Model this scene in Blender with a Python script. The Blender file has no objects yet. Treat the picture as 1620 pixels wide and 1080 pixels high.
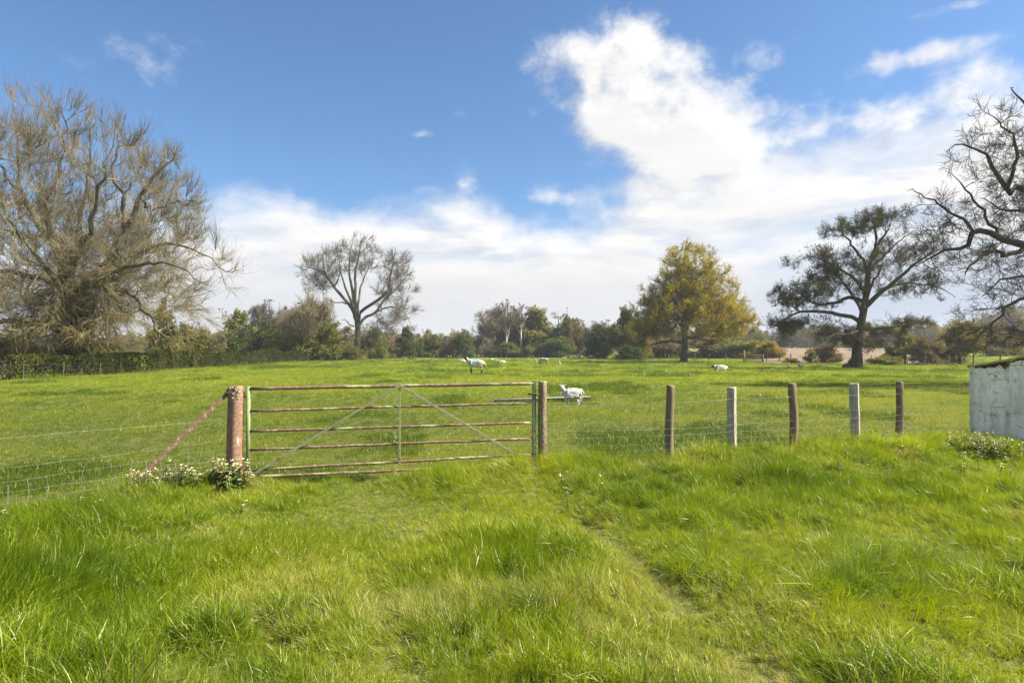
import bpy, bmesh, math, random
import numpy as np
from mathutils import Vector

random.seed(7)
C = bpy.context.scene.collection
R = math.radians

# ------------------------------------------------------------------ camera, sky, sun, exposure
CAM_Z, FPX, HOR = 1.65, 990.0, 555.0          # eye height, focal length in photo pixels, horizon row
SUN_AZ, SUN_EL = 95.0, 45.0                   # degrees clockwise from +Y (the view axis), above the horizon

cam_data = bpy.data.cameras.new('camera')
cam = bpy.data.objects.new('camera', cam_data)
C.objects.link(cam)
cam.location = (0, 0, CAM_Z)
cam.rotation_euler = (R(90) + math.atan(15.0 / FPX), 0, 0)
cam_data.sensor_width = 36
cam_data.lens = 36 * FPX / 1620
cam_data.clip_end = 6000
bpy.context.scene.camera = cam

vs = bpy.context.scene.view_settings
vs.view_transform = 'Standard'
vs.look = 'None'
vs.gamma = 1
vs.exposure = 1.4

sun_data = bpy.data.lights.new('sun', 'SUN')
sun_data.energy = 5.0
sun_data.angle = R(0.5)
sun_data.color = (1.0, 0.93, 0.82)
sun = bpy.data.objects.new('sun', sun_data)
C.objects.link(sun)
_s = Vector((math.sin(R(SUN_AZ)) * math.cos(R(SUN_EL)), math.cos(R(SUN_AZ)) * math.cos(R(SUN_EL)), math.sin(R(SUN_EL))))
sun.rotation_euler = _s.to_track_quat('Z', 'Y').to_euler()


class NT:
    """small helper round a node tree"""
    def __init__(self, tree):
        self.t = tree

    def n(self, kind, **kw):
        nd = self.t.nodes.new(kind)
        for k, v in kw.items():
            setattr(nd, k, v)
        return nd

    def put(self, sock, v):
        if isinstance(v, bpy.types.NodeSocket):
            self.t.links.new(v, sock)
        elif v is not None:
            if isinstance(v, tuple) and sock.type == 'RGBA' and len(v) == 3:
                v = (*v, 1)
            sock.default_value = v

    def m(self, op, a, b=None, c=None, clamp=False):
        nd = self.n('ShaderNodeMath', operation=op, use_clamp=clamp)
        self.put(nd.inputs[0], a)
        self.put(nd.inputs[1], b)
        self.put(nd.inputs[2], c)
        return nd.outputs[0]

    def vec(self, x, y, z):
        nd = self.n('ShaderNodeCombineXYZ')
        for i, v in enumerate((x, y, z)):
            self.put(nd.inputs[i], v)
        return nd.outputs[0]

    def noise(self, v, scale, detail=4, rough=.55, dist=0.0, out=0):
        nd = self.n('ShaderNodeTexNoise')
        self.put(nd.inputs['Vector'], v)
        nd.inputs['Scale'].default_value = scale
        nd.inputs['Detail'].default_value = detail
        nd.inputs['Roughness'].default_value = rough
        nd.inputs['Distortion'].default_value = dist
        return nd.outputs[out]

    def smooth(self, v, a, b):
        nd = self.n('ShaderNodeMapRange', interpolation_type='SMOOTHSTEP')
        self.put(nd.inputs[0], v)
        nd.inputs[1].default_value = a
        nd.inputs[2].default_value = b
        return nd.outputs[0]

    def mix(self, f, a, b, mode='MIX'):
        nd = self.n('ShaderNodeMix', data_type='RGBA', blend_type=mode)
        self.put(nd.inputs[0], f)
        self.put(nd.inputs[6], a)
        self.put(nd.inputs[7], b)
        return nd.outputs[2]

    def ramp(self, f, stops):
        nd = self.n('ShaderNodeValToRGB')
        el = nd.color_ramp.elements
        while len(el) < len(stops):
            el.new(.5)
        for e, (p, c) in zip(el, stops):
            e.position = p
            e.color = (*c, 1) if isinstance(c, tuple) else (c, c, c, 1)
        self.put(nd.inputs[0], f)
        return nd.outputs[0]

    def mapping(self, v, scale):
        nd = self.n('ShaderNodeMapping')
        self.put(nd.inputs[0], v)
        nd.inputs[3].default_value = scale
        return nd.outputs[0]


def azel(px, py):
    az = math.atan((px - 810) / FPX)
    return math.degrees(az), math.degrees(math.atan((HOR - py) / FPX * math.cos(az)))


def build_world():
    w = bpy.data.worlds.new('World')
    bpy.context.scene.world = w
    w.use_nodes = True
    nt = NT(w.node_tree)
    w.node_tree.nodes.clear()
    sky = nt.n('ShaderNodeTexSky', sky_type='NISHITA', sun_disc=False)
    sky.sun_elevation = R(SUN_EL)
    sky.sun_rotation = R(SUN_AZ)
    sky.air_density = 1.0
    sky.dust_density = 0.6
    sky.ozone_density = 1.6
    tc = nt.n('ShaderNodeTexCoord')
    sep = nt.n('ShaderNodeSeparateXYZ')
    nt.put(sep.inputs[0], tc.outputs['Generated'])
    x, y, z = sep.outputs
    az = nt.m('MULTIPLY', nt.m('ARCTAN2', x, y), 57.2958)
    el = nt.m('MULTIPLY', nt.m('ARCSINE', z), 57.2958)

    # one group: cloud density at (azimuth, elevation) in degrees
    g = bpy.data.node_groups.new('cloud_density', 'ShaderNodeTree')
    g.interface.new_socket('az', in_out='INPUT', socket_type='NodeSocketFloat')
    g.interface.new_socket('el', in_out='INPUT', socket_type='NodeSocketFloat')
    g.interface.new_socket('density', in_out='OUTPUT', socket_type='NodeSocketFloat')
    q = NT(g)
    gi, go = q.n('NodeGroupInput'), q.n('NodeGroupOutput')
    a, e = gi.outputs[0], gi.outputs[1]
    n1 = q.noise(q.vec(q.m('MULTIPLY', a, .105), q.m('MULTIPLY', e, .15), 3.3), 1.0, 9, .56, .3)
    n2 = q.noise(q.vec(q.m('MULTIPLY', a, .05), q.m('MULTIPLY', e, .17), 9.1), 1.0, 7, .6, .5)
    n3 = q.noise(q.vec(q.m('MULTIPLY', a, .4), q.m('MULTIPLY', e, .5), 1.7), 1.0, 6, .6, .2)
    # upper edge of the cloud bank as azimuth -> elevation
    edge = [(-260, 300), (330, 325), (400, 296), (560, 288), (660, 288), (700, 272), (735, 252), (775, 290), (820, 335), (900, 322), (985, 270), (1100, 225), (1250, 184), (1400, 142), (1620, 104), (1900, 70)]
    stops = []
    for px, py in edge:
        A, E = azel(px, py)
        stops.append(((A + 60) / 120, E / 40))
    top = q.m('MULTIPLY', q.ramp(q.m('DIVIDE', q.m('ADD', a, 60), 120), stops), 40)
    d = q.m('SUBTRACT', top, e)
    d = q.m('ADD', d, q.m('MULTIPLY', q.m('SUBTRACT', n1, .52), 13))
    d = q.m('ADD', d, q.m('MULTIPLY', q.m('SUBTRACT', n3, .5), 3.0))
    bank = q.smooth(d, -1.2, 4.6)
    # thin patches inside the bank
    thin = q.m('MULTIPLY_ADD', q.smooth(n2, .34, .56), .38, .62)
    low = q.smooth(e, 13, 5)
    thin = q.m('MAXIMUM', thin, q.m('MULTIPLY', low, .93))
    bank = q.m('MULTIPLY', bank, thin)
    # heaped cloud and loose wisps
    blobs = [(1003, 62, 42, 36, 1.0), (955, 112, 42, 40, .75), (1005, 135, 80, 52, 1.1), (965, 195, 58, 42, 1.0), (1065, 180, 66, 52, 1.0),
             (1120, 235, 70, 42, .8), (1180, 245, 80, 34, .40), (1085, 270, 110, 36, .6), (905, 62, 42, 30, .74), (850, 105, 46, 36, .64), (1210, 82, 46, 20, .50), (1420, 98, 80, 18, .56), (1510, 70, 80, 18, .54),
             (1580, 105, 60, 16, .5), (1560, -4, 70, 10, .56), (840, 305, 40, 20, .58), (738, 302, 30, 36, .80), (1450, 185, 130, 30, .46), (1570, 140, 100, 30, .52), (1330, 205, 90, 26, .42), (895, 315, 34, 18, .54),
             (1160, 140, 70, 30, .44), (1270, 165, 70, 20, .42), (662, 211, 26, 7, .46), (225, 95, 55, 36, .30), (240, 185, 26, 18, .34), (1085, 85, 50, 26, .42)]
    tot = None
    for px, py, sx, sy, am in blobs:
        A, E = azel(px, py)
        sa, se = math.degrees(sx / FPX), math.degrees(sy / FPX)
        u = q.m('MULTIPLY', q.m('SUBTRACT', a, A), 1 / sa)
        v = q.m('MULTIPLY', q.m('SUBTRACT', e, E), 1 / se)
        r2 = q.m('MULTIPLY_ADD', u, u, q.m('MULTIPLY', v, v))
        gs = q.m('MULTIPLY', q.m('EXPONENT', q.m('MULTIPLY', r2, -1)), am)
        tot = gs if tot is None else q.m('ADD', tot, gs)
    tot = q.m('MINIMUM', tot, 1.15)
    c = q.m('ADD', tot, q.m('MULTIPLY', q.m('SUBTRACT', n1, .5), 1.3))
    c = q.m('ADD', c, q.m('MULTIPLY', q.m('SUBTRACT', n3, .5), 1.3))
    heap = q.smooth(c, .22, 1.16)
    q.put(go.inputs[0], q.m('MAXIMUM', heap, bank))

    def dens(a_, e_):
        nd = nt.n('ShaderNodeGroup', node_tree=g)
        nt.put(nd.inputs[0], a_)
        nt.put(nd.inputs[1], e_)
        return nd.outputs[0]
    d0 = dens(az, el)
    d1 = dens(nt.m('ADD', az, 1.6), nt.m('ADD', el, 1.3))
    lit = nt.m('MULTIPLY_ADD', nt.m('SUBTRACT', d0, d1), .9, .80, clamp=True)
    nz = nt.noise(nt.vec(nt.m('MULTIPLY', az, .12), nt.m('MULTIPLY', el, .5), 5.0), 1.0, 6, .6, .3)
    lit = nt.m('MULTIPLY', lit, nt.m('MULTIPLY_ADD', nz, .5, .72), clamp=True)
    white = nt.mix(lit, (4.0, 4.15, 4.5), (7.4, 7.25, 7.1))
    hz = nt.smooth(el, 11, 1.5)
    white = nt.mix(nt.m('MULTIPLY', hz, .80), white, (5.2, 5.25, 5.45))
    right = nt.m('MULTIPLY', nt.smooth(az, 17, 27), nt.m('MULTIPLY', nt.smooth(el, 9, 3.5), .62))
    white = nt.mix(right, white, (2.7, 3.4, 4.7))
    skyc = nt.mix(1.0, sky.outputs[0], (.72, .98, 1.20), 'MULTIPLY')
    col = nt.mix(d0, skyc, white)
    bg = nt.n('ShaderNodeBackground')
    nt.put(bg.inputs[0], col)
    bg.inputs[1].default_value = 0.054
    out = nt.n('ShaderNodeOutputWorld')
    nt.put(out.inputs[0], bg.outputs[0])
    w.cycles.sampling_method = 'MANUAL'
    w.cycles.sample_map_resolution = 1024


build_world()

# ------------------------------------------------------------------ helpers
def at(px, py, y):
    """the point at depth y that the photograph shows at pixel (px, py)"""
    return Vector(((px - 810) / FPX * y, y, CAM_Z - (py - HOR) / FPX * y))


def mesh_np(name, verts, quads=None, tris=None, smooth=True):
    me = bpy.data.meshes.new(name)
    verts = np.asarray(verts, np.float32).reshape(-1, 3)
    me.vertices.add(len(verts))
    me.vertices.foreach_set('co', verts.ravel())
    parts, starts, n = [], [], 0
    for f, k in ((quads, 4), (tris, 3)):
        if f is not None and len(f):
            f = np.asarray(f, np.int32).reshape(-1, k)
            parts.append(f.ravel())
            starts.append(n + np.arange(len(f)) * k)
            n += f.size
    if n:
        me.loops.add(n)
        me.loops.foreach_set('vertex_index', np.concatenate(parts).astype(np.int32))
        st = np.concatenate(starts).astype(np.int32)
        me.polygons.add(len(st))
        me.polygons.foreach_set('loop_start', st)
        me.polygons.foreach_set('use_smooth', np.full(len(st), smooth))
    me.update(calc_edges=True)
    me.validate()
    return me


def link(name, me, mat=None, parent=None, loc=None):
    o = bpy.data.objects.new(name, me)
    C.objects.link(o)
    if mat is not None:
        for m_ in (mat if isinstance(mat, (list, tuple)) else [mat]):
            me.materials.append(m_)
    if parent is not None:
        o.parent = parent
    if loc is not None:
        o.location = loc
    return o


def tag(o, label=None, cat=None, group=None, kind=None):
    for k, v in (('label', label), ('category', cat), ('group', group), ('kind', kind)):
        if v:
            o[k] = v
    return o


def empty(name, loc, label, cat, group=None, rz=0.0):
    o = bpy.data.objects.new(name, None)
    C.objects.link(o)
    o.location = loc
    o.rotation_euler = (0, 0, rz)
    o.empty_display_size = .2
    return tag(o, label, cat, group)


def copy_tree(o, parent=None):
    c = o.copy()
    C.objects.link(c)
    if parent is not None:
        c.parent = parent
    for ch in list(o.children):
        copy_tree(ch, c)
    return c


# value noise on numpy arrays
def _hash(ix, iy, s):
    h = (ix.astype(np.int64) * 374761393 + iy.astype(np.int64) * 668265263 + s * 974634777) & 0xffffffff
    h = ((h ^ (h >> 13)) * 1274126177) & 0xffffffff
    return ((h ^ (h >> 16)) & 0xffff) / 65535.0


def vnoise(x, y, s=0):
    x, y = np.asarray(x, float), np.asarray(y, float)
    ix, iy = np.floor(x), np.floor(y)
    fx, fy = x - ix, y - iy
    fx, fy = fx * fx * (3 - 2 * fx), fy * fy * (3 - 2 * fy)
    a, b = _hash(ix, iy, s), _hash(ix + 1, iy, s)
    c, d = _hash(ix, iy + 1, s), _hash(ix + 1, iy + 1, s)
    return (a + (b - a) * fx) * (1 - fy) + (c + (d - c) * fx) * fy


def fbm(x, y, s=0, o=4):
    v, amp, tot = 0, 1.0, 0
    for i in range(o):
        v = v + amp * vnoise(x * 2 ** i, y * 2 ** i, s + i)
        tot += amp
        amp *= .5
    return v / tot


def sstep(v, a, b):
    t = np.clip((v - a) / (b - a), 0, 1)
    return t * t * (3 - 2 * t)


def seg_dist(x, y, pts):
    """distance to a polyline"""
    best = np.full(np.shape(x), 1e9)
    for (ax, ay), (bx, by) in zip(pts[:-1], pts[1:]):
        dx, dy = bx - ax, by - ay
        t = np.clip(((x - ax) * dx + (y - ay) * dy) / (dx * dx + dy * dy), 0, 1)
        best = np.minimum(best, np.hypot(x - ax - t * dx, y - ay - t * dy))
    return best


# ------------------------------------------------------------------ the lie of the land
RUT_R = [(.15, 9.2), (.42, 6.95), (.97, 5.03), (1.23, 3.1), (1.5, 1.0)]
RUT_L = [(-1.9, 9.0), (-1.75, 7.3), (-1.05, 4.7), (-.5, 3.1), (-.2, 1.0)]
FENCE_R = [(.55, 8.3), (2.1, 8.4), (3.13, 8.9), (4.16, 9.3), (5.37, 9.8), (6.3, 10.2), (7.85, 10.7)]
FENCE_L = [(-3.45, 7.7), (-4.4, 6.2), (-5.2, 4.9)]

_r = np.random.default_rng(11)
TUS = []
while len(TUS) < 420:
    yy = _r.uniform(1.6, 10.6)
    xx = _r.uniform(-1, 1) * (yy * .95 + 1.2)
    if seg_dist(np.array([xx]), np.array([yy]), RUT_R)[0] < .28 or seg_dist(np.array([xx]), np.array([yy]), RUT_L)[0] < .28:
        continue
    TUS.append((xx, yy, _r.uniform(.13, .42), _r.uniform(.25, 1.0)))
TUS = np.array(TUS)


def front_side(x, y):
    """1 on the near (long-grass) side of the gate and fences, 0 in the pasture"""
    line = np.interp(x, [-60, -5.2, -4.4, -3.45, .4, 2.1, 4.2, 7.85, 60], [-38, 4.9, 6.2, 7.75, 8.3, 8.55, 9.4, 10.8, 26])
    return sstep(line - y, -.25, .25)


def tussock(x, y):
    x, y = np.asarray(x, float), np.asarray(y, float)
    sh = x.shape
    x, y = x.ravel(), y.ravel()
    idx = np.zeros(len(x), int)
    rr = np.full(len(x), 9.0)
    near = np.where((y > 1) & (y < 11.5) & (np.abs(x) < 13))[0]
    for k in range(0, len(near), 20000):
        s = near[k:k + 20000]
        d = np.hypot(x[s, None] - TUS[None, :, 0], y[s, None] - TUS[None, :, 1]) / TUS[None, :, 2]
        idx[s] = d.argmin(1)
        rr[s] = d.min(1)
    return idx.reshape(sh), rr.reshape(sh)


def height(x, y, fine=True):
    x, y = np.asarray(x, float), np.asarray(y, float)
    near = sstep(y, 16, 9)
    fs = front_side(x, y)
    h = .10 * (fbm(x / 2.2, y / 2.2, 3) - .5) * near
    dr = np.minimum(seg_dist(x, y, RUT_R) + .07, seg_dist(x, y, RUT_L) + .16)
    h = h - .035 * np.exp(-(dr / .22) ** 2) * fs * (.3 + fbm(x / 1.1, y / 1.1, 78, 2))
    db = seg_dist(x, y, FENCE_R)
    h = h + .17 * np.exp(-(db / np.where(fs > .5, 1.1, .55)) ** 2)
    h = h + .06 * np.exp(-(seg_dist(x, y, FENCE_L) / .7) ** 2)
    h = h + .10 * (fbm(x / 1.3, y / 1.3, 31, 2) - .5) * fs * near * sstep(x, .9, 2.6)
    h = h + .10 * np.exp(-((x + .85) / .55) ** 2 - ((y - 7.85) / .45) ** 2) + .09 * np.exp(-((x - .15) / .4) ** 2 - ((y - 8.0) / .4) ** 2)
    if fine:
        i, rr = tussock(x, y)
        h = h + .085 * np.exp(-rr ** 2) * fs * TUS[i, 3]
    h = h + .22 * (fbm(x / 17, y / 17, 5, 3) - .5) * sstep(y, 12, 40)
    hill = sstep(y, 78, 240) * sstep(x, 18, 60) * 2.6 + sstep(y, 90, 260) * sstep(x / np.maximum(y, 1), .70, .84) * 5.0
    return h + hill


def hz(x, y):
    return float(height(np.array([x]), np.array([y]))[0])


# ------------------------------------------------------------------ materials
def new_mat(name):
    m = bpy.data.materials.new(name)
    m.use_nodes = True
    m.node_tree.nodes.clear()
    return m, NT(m.node_tree)


def finish(nt, col, rough=.8, spec=.25, bump=None, bstr=.3, bdist=.01, metal=0.0):
    p = nt.n('ShaderNodeBsdfPrincipled')
    nt.put(p.inputs['Base Color'], col)
    nt.put(p.inputs['Roughness'], rough)
    p.inputs['Specular IOR Level'].default_value = spec
    p.inputs['Metallic'].default_value = metal
    if bump is not None:
        b = nt.n('ShaderNodeBump')
        nt.put(b.inputs['Height'], bump)
        b.inputs['Strength'].default_value = bstr
        b.inputs['Distance'].default_value = bdist
        nt.put(p.inputs['Normal'], b.outputs[0])
    o = nt.n('ShaderNodeOutputMaterial')
    nt.put(o.inputs[0], p.outputs[0])
    return p


def obj_coord(nt):
    return nt.n('ShaderNodeTexCoord').outputs['Object']


def world_pos(nt):
    return nt.n('ShaderNodeNewGeometry').outputs['Position']


def mat_bark(name, c1, c2, c3=None, scale=6):
    m, nt = new_mat(name)
    v = obj_coord(nt)
    n = nt.noise(nt.mapping(v, (1, 1, .25)), scale, 6, .65)
    col = nt.mix(nt.smooth(n, .35, .65), c1, c2)
    if c3:
        n2 = nt.noise(v, .9, 4, .6)
        col = nt.mix(nt.smooth(n2, .5, .62), col, c3)
    finish(nt, col, .9, .1, n, .7, .05)
    return m


def mat_leaf(name, cols, trans=.35, vary=.25, attr=None):
    """leaves: reflecting plus translucent, hue drifting from clump to clump"""
    m, nt = new_mat(name)
    v = world_pos(nt)
    n = nt.noise(v, .55, 3, .6)
    n2 = nt.noise(v, 3.1, 2, .6)
    f = nt.m('MULTIPLY_ADD', nt.m('SUBTRACT', n2, .5), .8, n)
    k = len(cols)
    col = nt.ramp(f, [(.30 + .40 * i / max(1, k - 1), c) for i, c in enumerate(cols)])
    oi = nt.n('ShaderNodeObjectInfo')
    br = nt.m('MULTIPLY_ADD', oi.outputs['Random'], vary * 2, 1 - vary)
    hsv = nt.n('ShaderNodeHueSaturation')
    nt.put(hsv.inputs['Value'], br)
    nt.put(hsv.inputs['Color'], col)
    col = hsv.outputs[0]
    d = nt.n('ShaderNodeBsdfDiffuse')
    nt.put(d.inputs[0], col)
    t = nt.n('ShaderNodeBsdfTranslucent')
    nt.put(t.inputs[0], nt.mix(1.0, col, (1.25, 1.2, .6), 'MULTIPLY'))
    mx = nt.n('ShaderNodeMixShader')
    mx.inputs[0].default_value = trans
    nt.put(mx.inputs[1], d.outputs[0])
    nt.put(mx.inputs[2], t.outputs[0])
    o = nt.n('ShaderNodeOutputMaterial')
    nt.put(o.inputs[0], mx.outputs[0])
    return m


def mat_grass(name, dark, mid, pale, dry):
    m, nt = new_mat(name)
    bl = nt.n('ShaderNodeAttribute', attribute_name='blade')           # per blade: r random, g height along it, b dryness
    sp = nt.n('ShaderNodeSeparateColor')
    nt.put(sp.inputs[0], bl.outputs['Color'])
    tint = nt.n('ShaderNodeAttribute', attribute_name='tint', attribute_type='INSTANCER').outputs['Fac']
    dr = nt.n('ShaderNodeAttribute', attribute_name='dry', attribute_type='INSTANCER').outputs['Fac']
    f = nt.m('ADD', nt.m('MULTIPLY', tint, .75), nt.m('MULTIPLY', sp.outputs[0], .35))
    col = nt.ramp(f, [(.12, dark), (.5, mid), (.95, pale)])
    dd = nt.m('GREATER_THAN', nt.m('ADD', dr, nt.m('MULTIPLY', sp.outputs[2], .5)), nt.m('MULTIPLY_ADD', sp.outputs[0], .55, .42))
    col = nt.mix(nt.m('MULTIPLY', dd, .8), col, dry)
    d = nt.n('ShaderNodeBsdfDiffuse')
    nt.put(d.inputs[0], col)
    t = nt.n('ShaderNodeBsdfTranslucent')
    nt.put(t.inputs[0], nt.mix(1.0, col, (1.3, 1.25, .4), 'MULTIPLY'))
    mx = nt.n('ShaderNodeMixShader')
    mx.inputs[0].default_value = .46
    nt.put(mx.inputs[1], d.outputs[0])
    nt.put(mx.inputs[2], t.outputs[0])
    gl = nt.n('ShaderNodeBsdfGlossy')
    gl.inputs['Roughness'].default_value = .42
    gl.inputs['Color'].default_value = (1, .95, .75, 1)
    m2 = nt.n('ShaderNodeMixShader')
    m2.inputs[0].default_value = .035
    nt.put(m2.inputs[1], mx.outputs[0])
    nt.put(m2.inputs[2], gl.outputs[0])
    o = nt.n('ShaderNodeOutputMaterial')
    nt.put(o.inputs[0], m2.outputs[0])
    return m


def mat_ground():
    m, nt = new_mat('meadow_ground')
    v = world_pos(nt)
    sep = nt.n('ShaderNodeSeparateXYZ')
    nt.put(sep.inputs[0], v)
    n1 = nt.noise(v, .11, 4, .6)
    n2 = nt.noise(nt.mapping(v, (1, .55, 1)), .9, 6, .7)
    n3 = nt.noise(v, 9, 4, .7)
    far = nt.mix(nt.smooth(n2, .3, .7), (.080, .128, .006), (.165, .215, .012))
    far = nt.mix(nt.smooth(n1, .35, .68), far, (.20, .235, .020))
    soil = nt.mix(nt.smooth(n3, .35, .65), (.07, .08, .018), (.14, .145, .04))
    col = nt.mix(nt.smooth(sep.outputs[1], 12, 40), soil, far)
    finish(nt, col, .95, .05, nt.m('ADD', n3, n2), .6, .08)
    return m


def mat_plough():
    m, nt = new_mat('ploughed_soil')
    v = world_pos(nt)
    n = nt.noise(v, .25, 6, .65)
    w = nt.n('ShaderNodeTexWave', bands_direction='X')
    nt.put(w.inputs[0], nt.mapping(v, (1, .2, 1)))
    w.inputs['Scale'].default_value = .5
    w.inputs['Distortion'].default_value = 1.5
    col = nt.mix(nt.smooth(n, .3, .7), (.185, .128, .086), (.26, .19, .135))
    col = nt.mix(nt.m('MULTIPLY', w.outputs[1], .25), col, (.14, .10, .066))
    finish(nt, col, .95, .05, n, .5, .1)
    return m


def mat_dry():
    m, nt = new_mat('dry_strip')
    v = world_pos(nt)
    n = nt.noise(v, .4, 6, .7)
    finish(nt, nt.mix(nt.smooth(n, .3, .7), (.15, .16, .035), (.25, .225, .085)), .95, .05)
    return m


def mat_rusty(name, paint_amt, axis_scale, paint=(.31, .32, .17), deep=1.0):
    """old green paint flaking off to rust, pale lichen crust here and there"""
    m, nt = new_mat(name)
    v = obj_coord(nt)
    oi = nt.n('ShaderNodeObjectInfo').outputs['Random']
    va = nt.n('ShaderNodeVectorMath', operation='ADD')
    nt.put(va.inputs[0], nt.mapping(v, axis_scale))
    nt.put(va.inputs[1], nt.vec(nt.m('MULTIPLY', oi, 37), nt.m('MULTIPLY', oi, 11), 0))
    n = nt.noise(va.outputs[0], 1.6, 5, .62)
    nf = nt.noise(v, 60, 4, .7)
    ng = nt.noise(v, 22, 3, .6)
    f = nt.m('MULTIPLY_ADD', nt.m('SUBTRACT', nf, .5), .34, n)
    rust = nt.mix(nt.smooth(nf, .3, .7), tuple(c * deep for c in (.150, .082, .048)), tuple(c * deep for c in (.31, .180, .112)))
    rust = nt.mix(nt.smooth(ng, .50, .66), rust, (.30, .205, .14))
    pc = nt.mix(nt.smooth(ng, .35, .65), paint, tuple(c * 1.25 for c in paint))
    col = nt.mix(nt.smooth(f, 1 - paint_amt - .02, 1 - paint_amt + .03), rust, pc)
    li = nt.noise(va.outputs[0], 5.5, 4, .7)
    col = nt.mix(nt.smooth(li, .645, .68), col, (.50, .44, .27))
    finish(nt, col, nt.m('MULTIPLY_ADD', nf, .3, .55), .3, nf, .35, .004)
    return m


def mat_wood(name, c1, c2):
    m, nt = new_mat(name)
    v = obj_coord(nt)
    oi = nt.n('ShaderNodeObjectInfo').outputs['Random']
    va = nt.n('ShaderNodeVectorMath', operation='ADD')
    nt.put(va.inputs[0], nt.mapping(v, (1, 1, .05)))
    nt.put(va.inputs[1], nt.vec(nt.m('MULTIPLY', oi, 37), 0, 0))
    n = nt.noise(va.outputs[0], 34, 6, .7)
    b = nt.noise(v, 7, 4, .6)
    col = nt.mix(nt.smooth(n, .3, .7), c1, c2)
    col = nt.mix(nt.smooth(b, .55, .72), col, (.17, .17, .10))
    finish(nt, col, .85, .2, n, .6, .006)
    return m


def mat_plain(name, c, rough=.6, spec=.3, metal=0.0, vary=.25, scale=25):
    m, nt = new_mat(name)
    n = nt.noise(obj_coord(nt), scale, 4, .6)
    col = nt.mix(nt.smooth(n, .3, .7), tuple(x * (1 - vary) for x in c), tuple(min(1, x * (1 + vary)) for x in c))
    finish(nt, col, rough, spec, n, .2, .004, metal)
    return m


def mat_whitewash():
    m, nt = new_mat('whitewashed_block')
    v = obj_coord(nt)
    sep = nt.n('ShaderNodeSeparateXYZ')
    nt.put(sep.inputs[0], v)
    nz = nt.noise(v, 2.2, 6, .65)
    nb = nt.noise(v, 14, 6, .7)
    nv = nt.noise(nt.mapping(v, (1, 1, .18)), 7, 5, .65)
    col = nt.mix(nt.smooth(nz, .34, .66), (.74, .66, .52), (.96, .88, .73))
    col = nt.mix(nt.m('MULTIPLY', nt.smooth(nv, .45, .7), .65), col, (.36, .36, .33))
    # joints between the blocks, here and there washed over
    br = nt.n('ShaderNodeTexBrick')
    wob = nt.n('ShaderNodeVectorMath', operation='ADD')
    nt.put(wob.inputs[0], nt.vec(sep.outputs[0], sep.outputs[2], 0))
    nt.put(wob.inputs[1], nt.vec(nt.m('MULTIPLY', nt.m('SUBTRACT', nz, .5), .12), nt.m('MULTIPLY', nt.m('SUBTRACT', nb, .5), .06), 0))
    nt.put(br.inputs[0], wob.outputs[0])
    br.inputs['Scale'].default_value = 1
    br.inputs['Brick Width'].default_value = .45
    br.inputs['Row Height'].default_value = .235
    br.inputs['Mortar Size'].default_value = .008
    br.inputs['Mortar Smooth'].default_value = .4
    joint = br.outputs['Fac']
    show = nt.m('MULTIPLY', joint, nt.smooth(nt.noise(v, 1.9, 4, .6), .50, .60))
    col = nt.mix(nt.m('MULTIPLY', show, .75), col, (.13, .10, .075))
    # flaked spots and grime under the coping
    fl = nt.noise(v, 4.5, 6, .72)
    col = nt.mix(nt.m('MULTIPLY', nt.smooth(fl, .51, .60), .5), col, (.36, .33, .25))
    col = nt.mix(nt.m('MULTIPLY', nt.smooth(fl, .60, .65), .8), col, (.12, .10, .07))
    sp = nt.noise(v, 20, 3, .6)
    col = nt.mix(nt.m('MULTIPLY', nt.smooth(sp, .66, .70), .85), col, (.12, .11, .085))
    finish(nt, col, .9, .15, nt.m('SUBTRACT', nb, nt.m('MULTIPLY', show, 1.4)), .5, .012)
    return m


def mat_moss():
    m, nt = new_mat('moss')
    n = nt.noise(obj_coord(nt), 30, 5, .7)
    n2 = nt.noise(obj_coord(nt), 5, 3, .6)
    col = nt.mix(nt.smooth(n, .3, .7), (.028, .026, .012), (.085, .072, .025))
    col = nt.mix(nt.smooth(n2, .5, .66), col, (.16, .13, .05))
    finish(nt, col, 1, .05, n, .8, .02)
    return m


def mat_fleece(name, base, mark=None):
    m, nt = new_mat(name)
    v = obj_coord(nt)
    n = nt.noise(v, 16, 5, .7)
    n2 = nt.noise(v, 4, 3, .6)
    col = nt.mix(nt.smooth(n, .3, .7), tuple(c * .78 for c in base), base)
    col = nt.mix(nt.m('MULTIPLY', nt.smooth(n2, .45, .7), .35), col, (.44, .35, .22))
    if mark:
        x0, x1, z0, z1, mc = mark
        sep = nt.n('ShaderNodeSeparateXYZ')
        nt.put(sep.inputs[0], v)
        wx = nt.m('MULTIPLY_ADD', nt.m('SUBTRACT', n2, .5), .16, sep.outputs[0])
        wz = nt.m('MULTIPLY_ADD', nt.m('SUBTRACT', n, .5), .10, sep.outputs[2])
        k = nt.m('MULTIPLY', nt.m('MULTIPLY', nt.smooth(wx, x0 - .03, x0 + .03), nt.smooth(wx, x1 + .03, x1 - .03)), nt.m('MULTIPLY', nt.smooth(wz, z0 - .03, z0 + .03), nt.smooth(wz, z1 + .03, z1 - .03)))
        k = nt.m('MULTIPLY', k, nt.m('MULTIPLY_ADD', nt.smooth(n, .35, .6), .5, .28))
        col = nt.mix(k, col, mc)
    finish(nt, col, 1, .05, n, .9, .03)
    return m


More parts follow.
